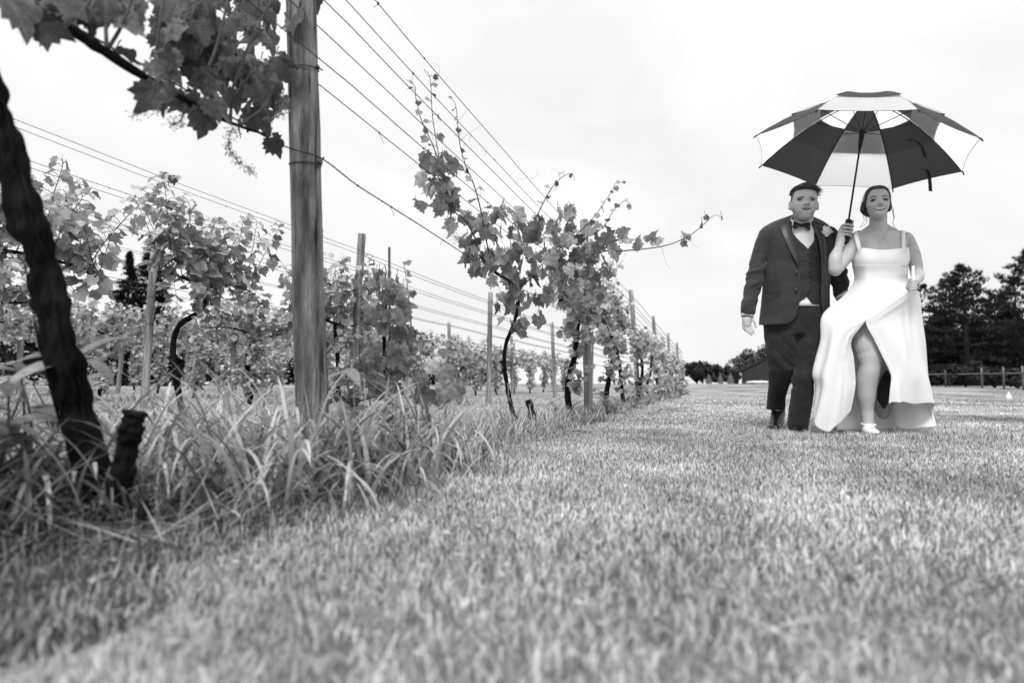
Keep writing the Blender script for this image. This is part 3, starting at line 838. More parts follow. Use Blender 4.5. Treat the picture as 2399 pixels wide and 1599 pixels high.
def scatter(n, y0, y1, power=1.0):
    """Points in the wedge the camera sees (a little wider), between two depths."""
    u = rng.random(n); Y = np.sqrt(y0 ** 2 + (y1 ** 2 - y0 ** 2) * u) if power == 1 else y0 + (y1 - y0) * u
    X = (rng.random(n) * 2 - 1) * (0.80 * Y + 0.35)
    return X, Y
def tone_of(X, Y, n):
    t = 1.0 + 0.22 * vnoise(X, Y, 2.2, 3) + 0.2 * vnoise(X, Y, 9, 4)
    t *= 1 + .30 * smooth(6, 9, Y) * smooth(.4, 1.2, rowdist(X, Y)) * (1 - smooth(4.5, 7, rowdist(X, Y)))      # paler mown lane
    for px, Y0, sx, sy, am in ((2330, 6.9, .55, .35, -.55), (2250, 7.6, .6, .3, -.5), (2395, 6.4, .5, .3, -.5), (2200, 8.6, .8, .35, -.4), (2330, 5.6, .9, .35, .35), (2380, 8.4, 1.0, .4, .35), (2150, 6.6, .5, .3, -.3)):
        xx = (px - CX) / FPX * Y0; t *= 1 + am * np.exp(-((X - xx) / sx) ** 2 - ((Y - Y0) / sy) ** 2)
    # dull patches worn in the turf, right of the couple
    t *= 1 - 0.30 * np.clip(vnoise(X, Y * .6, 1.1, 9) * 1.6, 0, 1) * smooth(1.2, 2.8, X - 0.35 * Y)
    return t * np.where(rng.random(n) < .38, rng.uniform(.12, .5, n), rng.uniform(.8, 1.6, n)) * (1 - .84 * (1 - smooth(.10, .80, rowdist(X, Y))) * (1 - smooth(1.6, 2.8, Y)))  # last factor paints the near vine's shade into the grass tone
def lawn(name, n, y0, y1, ln, wid, segs, power=1, label=''):
    X, Y = scatter(n, y0, y1, power)
    d = rowdist(X, Y)
    # longer along the front row, with the row's shade put into the tone
    B = np.stack([X, Y, ground(X, Y) - 0.004], -1)
    strip = np.exp(-(d / 0.45) ** 2)
    L = ln * rng.uniform(0.55, 1.25, n) * (1 + 1.3 * strip * (rng.random(n) < .5)) * (1 + .25 * vnoise(X, Y, 4, 5))
    W = wid * rng.uniform(0.7, 1.3, n)
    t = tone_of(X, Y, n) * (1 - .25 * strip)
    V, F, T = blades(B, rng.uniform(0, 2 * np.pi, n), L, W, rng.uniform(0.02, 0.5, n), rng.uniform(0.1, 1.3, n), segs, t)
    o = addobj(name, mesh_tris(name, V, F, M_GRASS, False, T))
    prop(o, label, 'grass', kind='stuff')
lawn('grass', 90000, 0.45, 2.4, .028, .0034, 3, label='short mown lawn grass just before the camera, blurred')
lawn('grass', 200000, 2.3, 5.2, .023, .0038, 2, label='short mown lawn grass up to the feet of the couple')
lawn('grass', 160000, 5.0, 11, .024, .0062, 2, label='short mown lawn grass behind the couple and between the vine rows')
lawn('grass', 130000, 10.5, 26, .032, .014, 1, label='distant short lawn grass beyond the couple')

def tall(name, specs, label, dark=1.0):  # dark scales the blade tone, to paint shade into a clump
    VV, FF, TT, off = [], [], [], 0
    for (n, fx, ln, wid, lean, bend, segs, m) in specs:
        X, Y = fx(n)
        B = np.stack([X, Y, ground(X, Y) - .01], -1)
        L = ln * rng.uniform(.45, 1.15, n)
        V, F, T = blades(B, rng.uniform(0, 2 * np.pi, n), L, wid * rng.uniform(.6, 1.3, n), rng.uniform(0, lean, n), rng.uniform(bend * .3, bend, n), segs, dark * np.where(rng.random(n) < .35, rng.uniform(.2, .6, n), rng.uniform(.8, 1.5, n)))
        VV.append(V); FF.append(F + off); TT.append(T); off += len(V)
    o = addobj(name, mesh_tris(name, np.concatenate(VV), np.concatenate(FF), M_TALL, True, np.concatenate(TT)))
    prop(o, label, 'grass', kind='stuff')
def along(y0, y1, wl_, wr_, x0=-1.5, bias=0.0):
    def f(n):
        Y = rng.uniform(y0, y1, n); X = x0 + ROWT * Y + rng.uniform(-wl_, wr_, n) + bias
        return X, Y
    return f
def clumps(pts, spread):
    def f(n):
        k = rng.integers(0, len(pts), n); a = np.array(pts)[k]
        return a[:, 0] + rng.normal(0, spread, n), a[:, 1] + rng.normal(0, spread, n)
    return f
tuft = [(onrow(-1.5, Y).x + dx, Y) for Y, dx in ((1.95, -.05), (2.0, .12), (2.1, .0), (2.15, .2), (2.25, .1), (2.3, -.12), (2.35, .25), (2.45, .18), (2.5, .05), (2.55, .3), (2.7, .2), (2.8, .08), (2.85, .28), (3.0, .2), (2.0, -.25), (2.15, -.3), (2.3, -.35), (1.85, .02), (1.9, .22), (2.05, .32), (2.2, .38), (2.4, .4), (2.6, .42), (2.75, .38), (2.95, .36), (2.6, -.2), (2.45, -.3), (1.8, -.15), (2.2, -.15), (2.4, -.45), (2.6, -.4), (2.8, -.5), (2.5, -.3), (2.7, -.25), (2.3, -.5), (2.9, -.35), (3.1, -.1), (2.55, -.55))]
tall('tall_grass', [(1000, clumps(tuft, .055), .48, .0145, .35, 2.8, 10, 0), (850, clumps(tuft, .10), .34, .010, .5, 2.5, 8, 0), (650, clumps(tuft, .13), .36, .0035, .5, 1.6, 6, 0), (600, clumps(tuft, .16), .14, .012, .8, 2.0, 5, 0), (900, clumps(tuft, .13), .16, .007, .7, 1.8, 5, 0)], 'clump of tall arching grass round the foot of the thick post')
tall('tall_grass', [(1100, along(3.0, 5.6, .22, .35), .24, .0080, .45, 2.2, 6, 0), (500, along(3.4, 6.0, .3, .45), .13, .006, .7, 1.5, 4, 0)], 'tall seedy grass at the foot of the open vine')
tall('tall_grass', [(2600, along(5.5, 16, .3, .35), .20, .009, .6, 1.6, 4, 0), (1200, along(15, 34, .4, .4), .25, .02, .6, 1.5, 3, 0)], 'ragged grass along the foot of the front row')
tall('tall_grass', [(2400, along(3.0, 14, .5, .5, -4.4), .20, .010, .6, 1.6, 4, 0), (1500, along(5.5, 20, .5, .5, -7.3), .24, .014, .6, 1.6, 3, 0), (1200, along(8, 24, .5, .5, -10.2), .26, .018, .6, 1.6, 3, 0)], 'ragged grass under the rear vine rows')
tall('tall_grass', [(1100, clumps([(onrow(-1.5, Y).x + dx, Y) for Y, dx in ((1.5, -.25), (1.6, -.12), (1.75, -.3), (1.55, -.5), (1.9, -.5), (1.4, -.1), (2.1, -.6), (1.7, .05))], .09), .30, .011, .5, 2.2, 6, 0)], 'rank grass in painted shade round the near vine trunk', .42)  # tone lowered to paint in the shade round the near trunk
tall('tall_grass', [(1400, along(.9, 2.0, .25, .45), .10, .006, 1.0, 1.4, 4, 0)], 'tangled grass at the lower corner before the near vine', .42)  # shade of the near corner put into the blade colour
def straw():
    n = 700
    Y = rng.uniform(1.3, 2.6, n); X = -1.5 + ROWT * Y + rng.uniform(-.35, .45, n)
    B = np.stack([X, Y, ground(X, Y) + rng.uniform(.002, .05, n)], -1)
    V, F, T = blades(B, rng.uniform(0, 6.28, n), rng.uniform(.06, .26, n), rng.uniform(.002, .0045, n), rng.uniform(1.1, 1.6, n), rng.uniform(-.3, .3, n), 3, rng.uniform(.5, 1.2, n))
    o = addobj('dry_straw', mesh_tris('dry_straw', V, F, M_STRAW, False, T)); prop(o, 'pale dry straw lying in the grass under the near vine', 'straw', kind='stuff')
straw()
def seed_heads():
    r = random.Random(91); mb = MB()
    for k in range(46):
        Y = r.uniform(2.0, 5.4); b = onrow(-1.5, Y, r.uniform(-.35, .4)); h = r.uniform(.28, .5) if Y < 3.2 else r.uniform(.2, .36)
        d = Vector((r.uniform(-.12, .12), r.uniform(-.1, .1), h)); c = crom([b, b + d * .6, b + d + Vector((r.uniform(-.05, .05), 0, -.01))], 4)
        mb.tube(c, .0011, 4)
        for i in range(9): mb.ball(c[-1] - (c[-1] - c[-3]) * (i * .16) + Vector((r.uniform(-.004, .004), r.uniform(-.004, .004), 0)), .0026, 5, 4, (1, 1, 1.7))
    o = mb.build('seed_heads', M_STRAWP); prop(o, 'thin grass stalks with seed heads standing along the front row', 'grass', kind='stuff')
seed_heads()
def foot_grass():
    n = 16000; X = rng.uniform(1.5, 3.3, n); Y = rng.uniform(4.25, 5.3, n)
    B = np.stack([X, Y, ground(X, Y) - .004], -1)
    V, F, T = blades(B, rng.uniform(0, 6.28, n), .04 * rng.uniform(.6, 1.35, n), .0036 * rng.uniform(.7, 1.3, n), rng.uniform(.02, .4, n), rng.uniform(.1, 1.0, n), 3, tone_of(X, Y, n))
    o = addobj('grass', mesh_tris('grass', V, F, M_GRASS, False, T)); prop(o, 'slightly longer lawn grass round the feet of the couple', 'grass', kind='stuff')
foot_grass()
def clover():
    n = 9000
    X, Y = scatter(n, .8, 6.0); k = vnoise(X, Y, 1.7, 21) + rng.normal(0, .25, n) > .25; X, Y = X[k], Y[k]; n = len(X)
    B = np.stack([X, Y, ground(X, Y) + rng.uniform(.008, .028, n)], -1)
    V, F, T = blades(np.repeat(B, 3, 0), (np.repeat(rng.uniform(0, 6.28, n), 3) + np.tile([0, 2.1, 4.2], n)), rng.uniform(.008, .014, 3 * n), rng.uniform(.007, .012, 3 * n), rng.uniform(1.1, 1.7, 3 * n), rng.uniform(-.3, .3, 3 * n), 2, np.repeat(rng.uniform(.5, 1.2, n), 3))
    o = addobj('clover', mesh_tris('clover', V, F, M_GRASS, False, T)); prop(o, 'small clover leaves scattered through the mown lawn', 'clover', kind='stuff')
    n = 1600; X, Y = scatter(n, .8, 7.0); B = np.stack([X, Y, ground(X, Y) + rng.uniform(.012, .03, n)], -1)
    V, F, T = blades(B, rng.uniform(0, 6.28, n), rng.uniform(.02, .07, n), rng.uniform(.0025, .005, n), rng.uniform(1.3, 1.65, n), rng.uniform(-.2, .2, n), 2, rng.uniform(.7, 1.5, n))
    o = addobj('grass_clippings', mesh_tris('grass_clippings', V, F, M_STRAW, False, T)); prop(o, 'pale dry clippings lying on the mown lawn', 'clippings', kind='stuff')
clover()
r5 = random.Random(55)
for k, (Y, dx, h, nl, sz) in enumerate(((7.9, .3, .22, 16, .16), (8.6, .2, .25, 18, .15), (10.3, .35, .28, 22, .16), (11.2, .3, .3, 22, .17), (12.6, .35, .3, 20, .17), (5.9, .15, .18, 12, .12), (14.6, .4, .35, 20, .2), (17.5, .5, .5, 26, .26), (19.6, .6, .6, 30, .3))):
    weed(onrow(-1.5, Y, dx), h, nl, sz, 'broad-leaved weed at the foot of the front row, %s from the camera' % ORD[k], 60 + k, 2.0)
weed(P(60, 1120, 1.75), .30, 26, .15, 'blurred broad-leaved weed left of the dark near trunk', 80)
weed(P(-20, 1160, 1.6), .30, 24, .15, 'blurred weed at the very edge, left of the dark near trunk', 81)
weed(P(120, 1080, 2.3), .28, 24, .14, 'blurred broad-leaved weed behind the dark near trunk', 82)
mb = MB(); mb.tube([P(1315, 1015, 5.0), P(1350, 1008, 4.9), P(1393, 1015, 4.8)], [.004, .005, .003], 6)
mb.tube([P(1350, 1030, 4.7), P(1390, 1018, 4.75)], .004, 6)
prop(mb.build('fallen_twig', M_BARK), 'dark fallen twig lying on the lawn beside the open vine', 'twig')

# ------------------------------------------------------------------ background trees
M_NEEDLE = mat('pine_needles', 0.012, 0.07, scale=.9, rough=0.8, spec=0.2, trans=0.12, island=0.5)
M_NEEDLE2 = mat('spruce_needles', 0.010, 0.035, scale=.9, rough=0.85, spec=0.15, island=0.5)
M_CROWN = mat('broad_leaf_crown', 0.07, 0.16, scale=.5, rough=0.75, trans=0.2, island=0.5)
M_CROWN2 = mat('dark_tree_crown', 0.03, 0.08, scale=.5, rough=0.8, trans=0.15, island=0.5)
M_TRUNK = mat('tree_bark', 0.02, 0.06, scale=4, stretch=(2, 2, .4), rough=.95, bump=.5)
M_PLUME = mat('pale_grass_plume', 0.18, 0.32, scale=3, rough=.8, trans=.2, island=.3)

def pine(base, H, W, label, seed, nb=70, droop=0.05, bare=0.06):
    """White pine: whorled level branches carrying flat plumes of needles, ragged top."""
    r = np.random.default_rng(seed); b = np.array(base, float)
    root = empty('pine_tree', base, label, 'pine tree', 'pines behind the rail fence')
    mb = MB()
    mb.tube([Vector((0, 0, -.2)), Vector((.05, 0, H * .4)), Vector((-.05, .05, H * .75)), Vector((0, 0, H * .98))], [H * .022, H * .016, H * .009, .02], 8)
    tips = []
    for i in range(nb):
        t = (i + r.random()) / nb; z = H * (bare + (1 - bare) * t)
        ln = W * (1 - t ** 1.6) ** .8 * r.uniform(.65, 1.12) + .18
        a = r.uniform(0, 2 * np.pi); up = (-.05 + .55 * t ** 2) + r.uniform(-.08, .08)
        pts = []
        for k in range(6):
            u = k / 5
            pts.append(Vector((math.cos(a) * ln * u, math.sin(a) * ln * u, z + ln * (up * u - droop * u * u))))
        mb.tube(pts, [.035 * (1 - t * .6) * (1 - .8 * k / 5) + .006 for k in range(6)], 4, cap=False)
        m = int(14 + 30 * (1 - t))
        for j in range(m):
            u = r.uniform(.22, 1.03); k = min(int(u * 5), 4); p = pts[k].lerp(pts[k + 1], min(1.0, u * 5 - k))
            side = r.normal(0, .22 * ln * (1.2 - u) + .08)
            q = np.array(p) + np.array([-math.sin(a) * side, math.cos(a) * side, r.normal(.02, .05)])
            tips.append((q, a + r.normal(0, .6)))
    mb.build('trunk', M_TRUNK, root)
    n = len(tips); per = 13
    C = np.array([t[0] for t in tips]); A = np.array([t[1] for t in tips])
    C = np.repeat(C, per, 0); A = np.repeat(A, per) + r.normal(0, 1.1, n * per)
    B = C + r.normal(0, .05, C.shape)
    V, F, T = blades(B, A, r.uniform(.14, .34, n * per), r.uniform(.035, .07, n * per), r.uniform(.2, 1.5, n * per), r.uniform(-.4, .5, n * per), 1, np.ones(n * per))
    addobj('crown', mesh_tris('crown', V, F, M_NEEDLE, False), root)

def spruce(base, H, W, label, seed, m=None):
    r = np.random.default_rng(seed)
    root = empty('spruce_tree', base, label, 'spruce tree')
    mb = MB(); mb.tube([Vector((0, 0, -.2)), Vector((0, 0, H))], [H * .02, .01], 8); mb.build('trunk', M_TRUNK, root)
    C, A, Ld = [], [], []
    for i in range(230):
        t = (i + r.random()) / 230; z = H * (.04 + .96 * t); ln = W * (1 - t) ** 1.0 * r.uniform(.6, 1.15) + .03
        a = r.uniform(0, 6.28)
        for j in range(int(10 + 26 * (1 - t))):
            u = r.uniform(.1, 1.0) ** .7; s = r.normal(0, .1 * ln + .03)
            C.append((math.cos(a) * ln * u - math.sin(a) * s, math.sin(a) * ln * u + math.cos(a) * s, z - ln * .28 * u + .16 * ln * u * u)); A.append(a)
    C = np.repeat(np.array(C), 6, 0); A = np.repeat(np.array(A), 6) + r.normal(0, .8, len(C)); n = len(C)
    V, F, T = blades(C + r.normal(0, .04, C.shape), A, (.12 + .22 * (1 - C[:, 2] / H)) * r.uniform(.6, 1.2, n), r.uniform(.04, .09, n), r.uniform(.9, 2.2, n), r.uniform(-.3, .3, n), 1, np.ones(n))
    addobj('crown', mesh_tris('crown', V, F, m or M_NEEDLE2, False), root)

def broadleaf(base, H, W, label, seed, m=None, leaf=.3, nl=5200, name='tree', cat='tree', group=None, trunkh=.25, D=None):
    r = np.random.default_rng(seed); D = D or W
    root = empty(name, base, label, cat, group)
    mb = MB(); top = Vector((0, 0, H * .8))
    mb.tube([Vector((0, 0, -.2)), Vector((.02 * W, 0, H * trunkh)), top], [W * .05 + .02, W * .035 + .015, .02], 7)
    cl = []
    for i in range(26):
        a = r.uniform(0, 6.28); u = r.uniform(.15, 1) ** .6; z = r.uniform(-.8, 1)
        rad = math.sqrt(max(0, 1 - z * z)) * u
        c = np.array([math.cos(a) * rad * W * .8, math.sin(a) * rad * D * .8, H * (trunkh + (1 - trunkh) * (.48 + .42 * z * u))])
        cl.append((c, r.uniform(.18, .36) * min(W, H * .6)))
        mb.tube([Vector((0, 0, H * trunkh * r.uniform(.7, 1.6))), Vector(c * .6 + np.array([0, 0, H * .12])), Vector(c)], [W * .02 + .01, W * .012 + .006, .006], 4, cap=False)
    mb.build('trunk', M_TRUNK, root)
    k = r.integers(0, len(cl), nl); cc = np.array([c[0] for c in cl])[k]; cr = np.array([c[1] for c in cl])[k]
    d = r.normal(0, 1, (nl, 3)); d /= np.linalg.norm(d, axis=1)[:, None]
    C = cc + d * (cr * r.uniform(.55, 1.08, nl) ** .7)[:, None] * np.array([1, 1, .8])
    C[:, 2] = np.maximum(C[:, 2], .05)
    V, F, T = blades(C, r.uniform(0, 6.28, nl), leaf * r.uniform(.5, 1.2, nl), leaf * r.uniform(.5, .9, nl), r.uniform(.3, 2.2, nl), r.uniform(-.5, .5, nl), 2, np.ones(nl))
    addobj('crown', mesh_tris('crown', V, F, m or M_CROWN, False), root)
    return root
def gp(px, Y):
    p = P(px, 905, Y); return Vector((p.x, Y, gz(p.x, Y)))
def hgt(px, py, Y): return P(px, py, Y).z - gp(px, Y).z

pine(gp(2165, 55), hgt(2165, 668, 55), 4.2, 'dark pine just behind the bride, lowest of the pines', 1, 60)
pine(gp(2268, 52), hgt(2268, 626, 52), 4.6, 'tall middle pine with a split ragged top behind the rail fence', 2, 95)
pine(gp(2235, 57), hgt(2235, 655, 57), 4.4, 'pine close behind the tall middle pine', 3, 70)
pine(gp(2340, 55), hgt(2340, 690, 55), 4.4, 'lower pine between the tall middle pine and the picture edge', 4, 70)
pine(gp(2428, 50), hgt(2428, 590, 50), 4.6, 'tall pine cut by the picture edge behind the fence', 5, 95)
pine(gp(2390, 60), hgt(2390, 655, 60), 4.6, 'pine standing back behind the edge pine', 6, 70)
pine(gp(2090, 62), hgt(2090, 690, 62), 4.4, 'pine hidden for the most part behind the bride', 7, 60)
spruce(gp(345, 30), hgt(372, 545, 30), 2.1, 'dark pointed spruce beyond the vine rows', 3)
spruce(gp(292, 34), hgt(292, 590, 34), 2.1, 'second dark spruce left of the pointed one', 4)
broadleaf(gp(20, 36), hgt(20, 640, 36), 2.6, 'dark bushy tree at the picture edge beyond the rows', 5, M_CROWN2, nl=5000)
broadleaf(gp(110, 38), hgt(110, 690, 38), 2.4, 'dark bushy tree left of the spruces beyond the rows', 6, M_CROWN2, nl=4500)
broadleaf(gp(560, 46), hgt(560, 735, 46), 2.4, 'low dark tree beyond the rows right of the spruces', 7, M_CROWN2, nl=4500)
broadleaf(gp(650, 48), hgt(650, 775, 48), 2.4, 'small dark tree beyond the rows near the thick post', 8, M_CROWN2, nl=4000)
broadleaf(gp(445, 44), hgt(445, 770, 44), 2.4, 'round dark tree close right of the pointed spruce', 9, M_CROWN2, nl=4000)
broadleaf(gp(205, 40), hgt(205, 760, 40), 2.6, 'low round dark tree left of the second spruce', 10, M_CROWN2, nl=4000)
broadleaf(gp(985, 50), hgt(985, 778, 50), 1.9, 'dark flat-topped tree showing behind the rows past the young vine', 11, M_CROWN2, nl=4000)
broadleaf(gp(1040, 56), hgt(1040, 800, 56), 1.6, 'smaller dark tree right of the flat-topped one', 12, M_CROWN2, nl=3500)
for k, (px, py, Y, W, m) in enumerate(((1632, 842, 84, 2.6, M_CROWN2), (1665, 850, 88, 2.4, M_CROWN), (1690, 852, 90, 2.6, M_CROWN), (1710, 856, 92, 2.4, M_CROWN), (1645, 862, 82, 1.8, M_CROWN2))):
    broadleaf(gp(px, Y), hgt(px, py, Y), W, 'far tree between the vine rows and the barn, %s from the rows' % ORD[k], 30 + k, m, nl=4200, group='far trees by the barn', trunkh=.04)
broadleaf(gp(1752, 100), hgt(1752, 828, 100), 3.0, 'rounded tree left of the barn roof', 41, M_CROWN, nl=3800, group='far trees by the barn')
broadleaf(gp(1792, 100), hgt(1792, 803, 100), 3.6, 'tallest rounded tree rising behind the barn', 42, M_CROWN, nl=5200, group='far trees by the barn')
broadleaf(gp(1850, 102), hgt(1850, 810, 102), 3.6, 'rounded tree behind the barn, hidden by the suited person', 43, M_CROWN, nl=3500, group='far trees by the barn')

def plume(base, H, W, label, seed):
    r = np.random.default_rng(seed); n = 420
    q = r.uniform(0, 1, n) ** .6; a = r.uniform(0, 6.28, n); B = np.stack([np.cos(a) * q * W * .32, np.sin(a) * q * W * .32, np.zeros(n)], -1)
    V, F, T = blades(B, a + r.normal(0, .5, n), H * (1.12 - .75 * q) * r.uniform(.8, 1.05, n), r.uniform(.04, .08, n), r.uniform(-.02, .10, n) * q, r.uniform(.0, .5, n) * q, 5, np.ones(n))
    root = empty('ornamental_grass', base, label, 'ornamental grass', 'pale grasses before the far trees')
    addobj('foliage', mesh_tris('foliage', V, F, M_PLUME, True), root)
plume(gp(1661, 76), hgt(1661, 876, 76), 1.0, 'pale upright grass clump, farthest of three from the barn', 1)
plume(gp(1688, 76), hgt(1688, 876, 76), .9, 'pale upright grass clump, middle one of three by the barn', 2)
plume(gp(1712, 75), hgt(1712, 874, 75), 1.1, 'pale upright grass clump next to the barn', 3)

# ------------------------------------------------------------------ barn
M_BARN = mat('dark_barn_boards', 0.022, 0.045, scale=2, stretch=(6, 6, .2), rough=.8, bump=.3)
M_ROOF = mat('dark_roofing', 0.03, 0.05, scale=3, rough=.7)
M_BLACK = mat('black_opening', 0.002, 0.004, rough=.9)
M_WHITE = mat('white_paint', .75, .85, scale=3, rough=.6)
YB = 80.0
bb = gp(1800, YB)
barn = empty('barn', bb, 'dark gabled barn far across the lawn beside the suited person', 'barn')
barn.rotation_euler.z = -R(20.5)
xl, xr = P(1741, 900, YB).x - bb.x, P(1862, 900, YB).x - bb.x
ze, zp = P(1741, 868, YB).z - bb.z, P(1797, 838, YB).z - bb.z
xm = (xl + xr) / 2; dl = 7.0
nb_ = 22
mbs = MB()
for i in range(nb_):                       # gable boards, each its own plank
    a, c = xl + (xr - xl) * i / nb_, xl + (xr - xl) * (i + 1) / nb_ - .02
    h = lambda x: ze + (zp - ze) * (1 - abs(x - xm) / (xr - xm))
    mb = MB(); y0 = -(i % 2) * .02
    V = [(a, y0, 0), (c, y0, 0), (c, y0, h(c)), (a, y0, h(a)), (a, .12, 0), (c, .12, 0), (c, .12, h(c)), (a, .12, h(a))]
    if a < xm < c: 
        V = [(a, y0, 0), (c, y0, 0), (c, y0, zp - .03), (a, y0, zp - .03), (a, .12, 0), (c, .12, 0), (c, .12, zp - .03), (a, .12, zp - .03)]
    mb.add(V, [(0, 1, 2, 3), (5, 4, 7, 6), (0, 3, 7, 4), (1, 5, 6, 2), (3, 2, 6, 7), (0, 4, 5, 1)])
    mb.build('plank', M_BARN, barn, smooth_=False)
mb = MB(); mb.box(((xl + xr) / 2, dl / 2 + .1, ze / 2), (xr - xl - .1, dl - .1, ze)); mb.build('wall', M_BARN, barn, smooth_=False)
for sg in (-1, 1):
    mb = MB(); x1 = xm + sg * (xr - xm + .2)
    sl = (zp - ze) / (xr - xm)
    V = [(xm, -.2, zp + .06), (x1, -.2, ze - sl * .2 + .06), (x1, dl, ze - sl * .2 + .06), (xm, dl, zp + .06)]
    V += [(x, y, z + .1) for x, y, z in V]
    mb.add(V, [(0, 1, 2, 3), (7, 6, 5, 4), (0, 4, 5, 1), (1, 5, 6, 2), (2, 6, 7, 3), (3, 7, 4, 0)])
    mb.build('roof', M_ROOF, barn, smooth_=False)
pa, pb = P(1723, 899, YB - 1), P(1740, 871, YB - 1)
mb = MB(); mb.box(((pa.x + pb.x) / 2 - bb.x, .2, (pb.z - bb.z) / 2), (pb.x - pa.x, 1.4, pb.z - bb.z)); mb.build('lean_to', M_BLACK, barn, smooth_=False)
pa, pb = P(1748, 893, YB - 2), P(1800, 898, YB - 2)
pb0 = gp(1775, YB - 2)
wb = empty('white_boat', pb0, 'long low white hull lying before the barn', 'boat')
mb = MB()
c = [Vector((x, 0, (pa.z - pb0.z) * .5 + .05)) for x in np.linspace(pa.x - pb0.x, pb.x - pb0.x, 9)]
mb.tube(c, [.05, .10, .13, .15, .16, .16, .16, .15, .12], 8); mb.build('hull', M_WHITE, wb)
mb = MB()
for x in (c[2].x, c[6].x): mb.box((x, 0, .05), (.15, .5, .1))
mb.build('trestle', M_BLACK, wb, smooth_=False)

# ------------------------------------------------------------------ rail fence and shrubs before the pines
M_RAIL = mat('fence_wood', .09, .18, scale=4, stretch=(3, 3, .5), rough=.9)
fp = [(2120, 47), (2216, 44), (2301, 38), (2352, 35), (2397, 32.5), (2450, 30)]
f0 = gp(2301, 38)
fence = empty('rail_fence', f0, 'low wooden post and rail fence before the pines', 'fence')
tops = []
for px, Y in fp:
    b = gp(px, Y); mb = MB(); mb.tube([b - Vector((0, 0, .1)), b + Vector((.01, 0, .6)), b + Vector((0, 0, 1.15))], [.055, .055, .05], 8)
    mb.build('post', M_RAIL, fence, origin=f0); tops.append(b)
for a, b in zip(tops[:-1], tops[1:]):
    for h in (.82,):
        mb = MB(); mb.tube([a + Vector((0, 0, h)), a.lerp(b, .5) + Vector((0, 0, h - .03)), b + Vector((0, 0, h))], .035, 6); mb.build('rail', M_RAIL, fence, origin=f0)
for k, (px, Y, W, H, m) in enumerate(((2172, 46, 1.1, 1.0, M_CROWN2), (2262, 42, 1.3, 1.65, M_CROWN2), (2330, 39, 1.3, 1.2, M_CROWN2), (2385, 36, 1.2, 1.1, M_CROWN2), (2225, 47, 1.2, 1.0, M_CROWN2))):
    broadleaf(gp(px, Y), H, W, 'low shrub by the rail fence, %s from the bride' % ORD[k], 60 + k, m, leaf=.16, nl=2600, name='shrub', cat='shrub', group='shrubs along the fence', trunkh=.02)
mk = gp(2362, 19)
mo = empty('lawn_marker', mk, 'small white marker standing alone on the lawn before the fence', 'marker')
mb = MB(); mb.tube([Vector((0, 0, 0)), Vector((0, 0, .10)), Vector((0, 0, .16)), Vector((0, 0, .19))], [.085, .07, .05, .03], 10); mb.build('body', M_WHITE, mo)
mb = MB(); mb.tube([Vector((0, 0, .185)), Vector((.01, 0, .225)), Vector((.01, 0, .24))], [.03, .028, .012], 8); mb.build('cap', M_WHITE, mo)

def woods():
    """Low dark wood closing the view beyond the vineyard; reads as one mass."""
    r = np.random.default_rng(88); n = 16000
    px = r.uniform(-150, 1180, n); Y = 58 + r.uniform(-3, 3, n) + 4 * np.sin(px / 90)
    X = (px - CX) / FPX * Y
    top = 2.7 + .9 * np.sin(px / 47.0) + .6 * np.sin(px / 19.0 + 1) + .0016 * np.clip(500 - px, 0, 700)
    Z = ground(X, Y) + r.uniform(0, 1, n) ** .7 * top
    V, F, T = blades(np.stack([X, Y, Z], -1), r.uniform(0, 6.28, n), r.uniform(.3, .7, n), r.uniform(.25, .5, n), r.uniform(.3, 2.2, n), r.uniform(-.5, .5, n), 2, np.ones(n))
    o = addobj('woods', mesh_tris('woods', V, F, M_CROWN2, False)); prop(o, 'low dark wood closing the view beyond the vineyard rows', 'wood', kind='stuff')
woods()
def thicket():
    r = np.random.default_rng(89); n = 15000
    px = r.uniform(2060, 2560, n); Y = 62 + r.uniform(-2, 5, n); X = (px - CX) / FPX * Y
    top = 5.2 + 1.0 * np.sin(px / 31.0) + .8 * np.sin(px / 13.0 + 1)
    Z = ground(X, Y) + r.uniform(0, 1, n) * top
    V, F, T = blades(np.stack([X, Y, Z], -1), r.uniform(0, 6.28, n), r.uniform(.4, .9, n), r.uniform(.3, .6, n), r.uniform(.6, 2.0, n), r.uniform(-.5, .5, n), 2, np.ones(n))
    o = addobj('thicket', mesh_tris('thicket', V, F, M_NEEDLE, False)); prop(o, 'dark evergreen thicket filling the gaps behind the pines', 'thicket', kind='stuff')
thicket()

# ------------------------------------------------------------------ umbrella
def cloth(name, refl, tr, rough=.7):
    m = bpy.data.materials.new(name); m.use_nodes = True
    N, L = m.node_tree.nodes, m.node_tree.links
    N.clear()
    out = N.new('ShaderNodeOutputMaterial'); b = N.new('ShaderNodeBsdfPrincipled'); t = N.new('ShaderNodeBsdfTranslucent'); a = N.new('ShaderNodeAddShader')
    co = N.new('ShaderNodeTexCoord'); nz = N.new('ShaderNodeTexNoise'); nz.inputs['Scale'].default_value = 9; nz.inputs['Detail'].default_value = 6
    L.new(co.outputs['Object'], nz.inputs[0])
    mr = N.new('ShaderNodeMapRange'); mr.inputs[3].default_value = refl * .85; mr.inputs[4].default_value = refl * 1.15; L.new(nz.outputs[0], mr.inputs[0])
    L.new(mr.outputs[0], b.inputs['Base Color']); b.inputs['Roughness'].default_value = rough; b.inputs['Specular IOR Level'].default_value = .3
    bp = N.new('ShaderNodeBump'); bp.inputs['Strength'].default_value = .35; bp.inputs['Distance'].default_value = .01
    L.new(nz.outputs[0], bp.inputs['Height']); L.new(bp.outputs[0], b.inputs['Normal'])
    t.inputs[0].default_value = (tr, tr, tr, 1)
    L.new(b.outputs[0], a.inputs[0]); L.new(t.outputs[0], a.inputs[1]); L.new(a.outputs[0], out.inputs[0])
    return m
M_UW = cloth('white_umbrella_cloth', .32, .70)
M_UD = cloth('dark_umbrella_cloth', .022, .028)
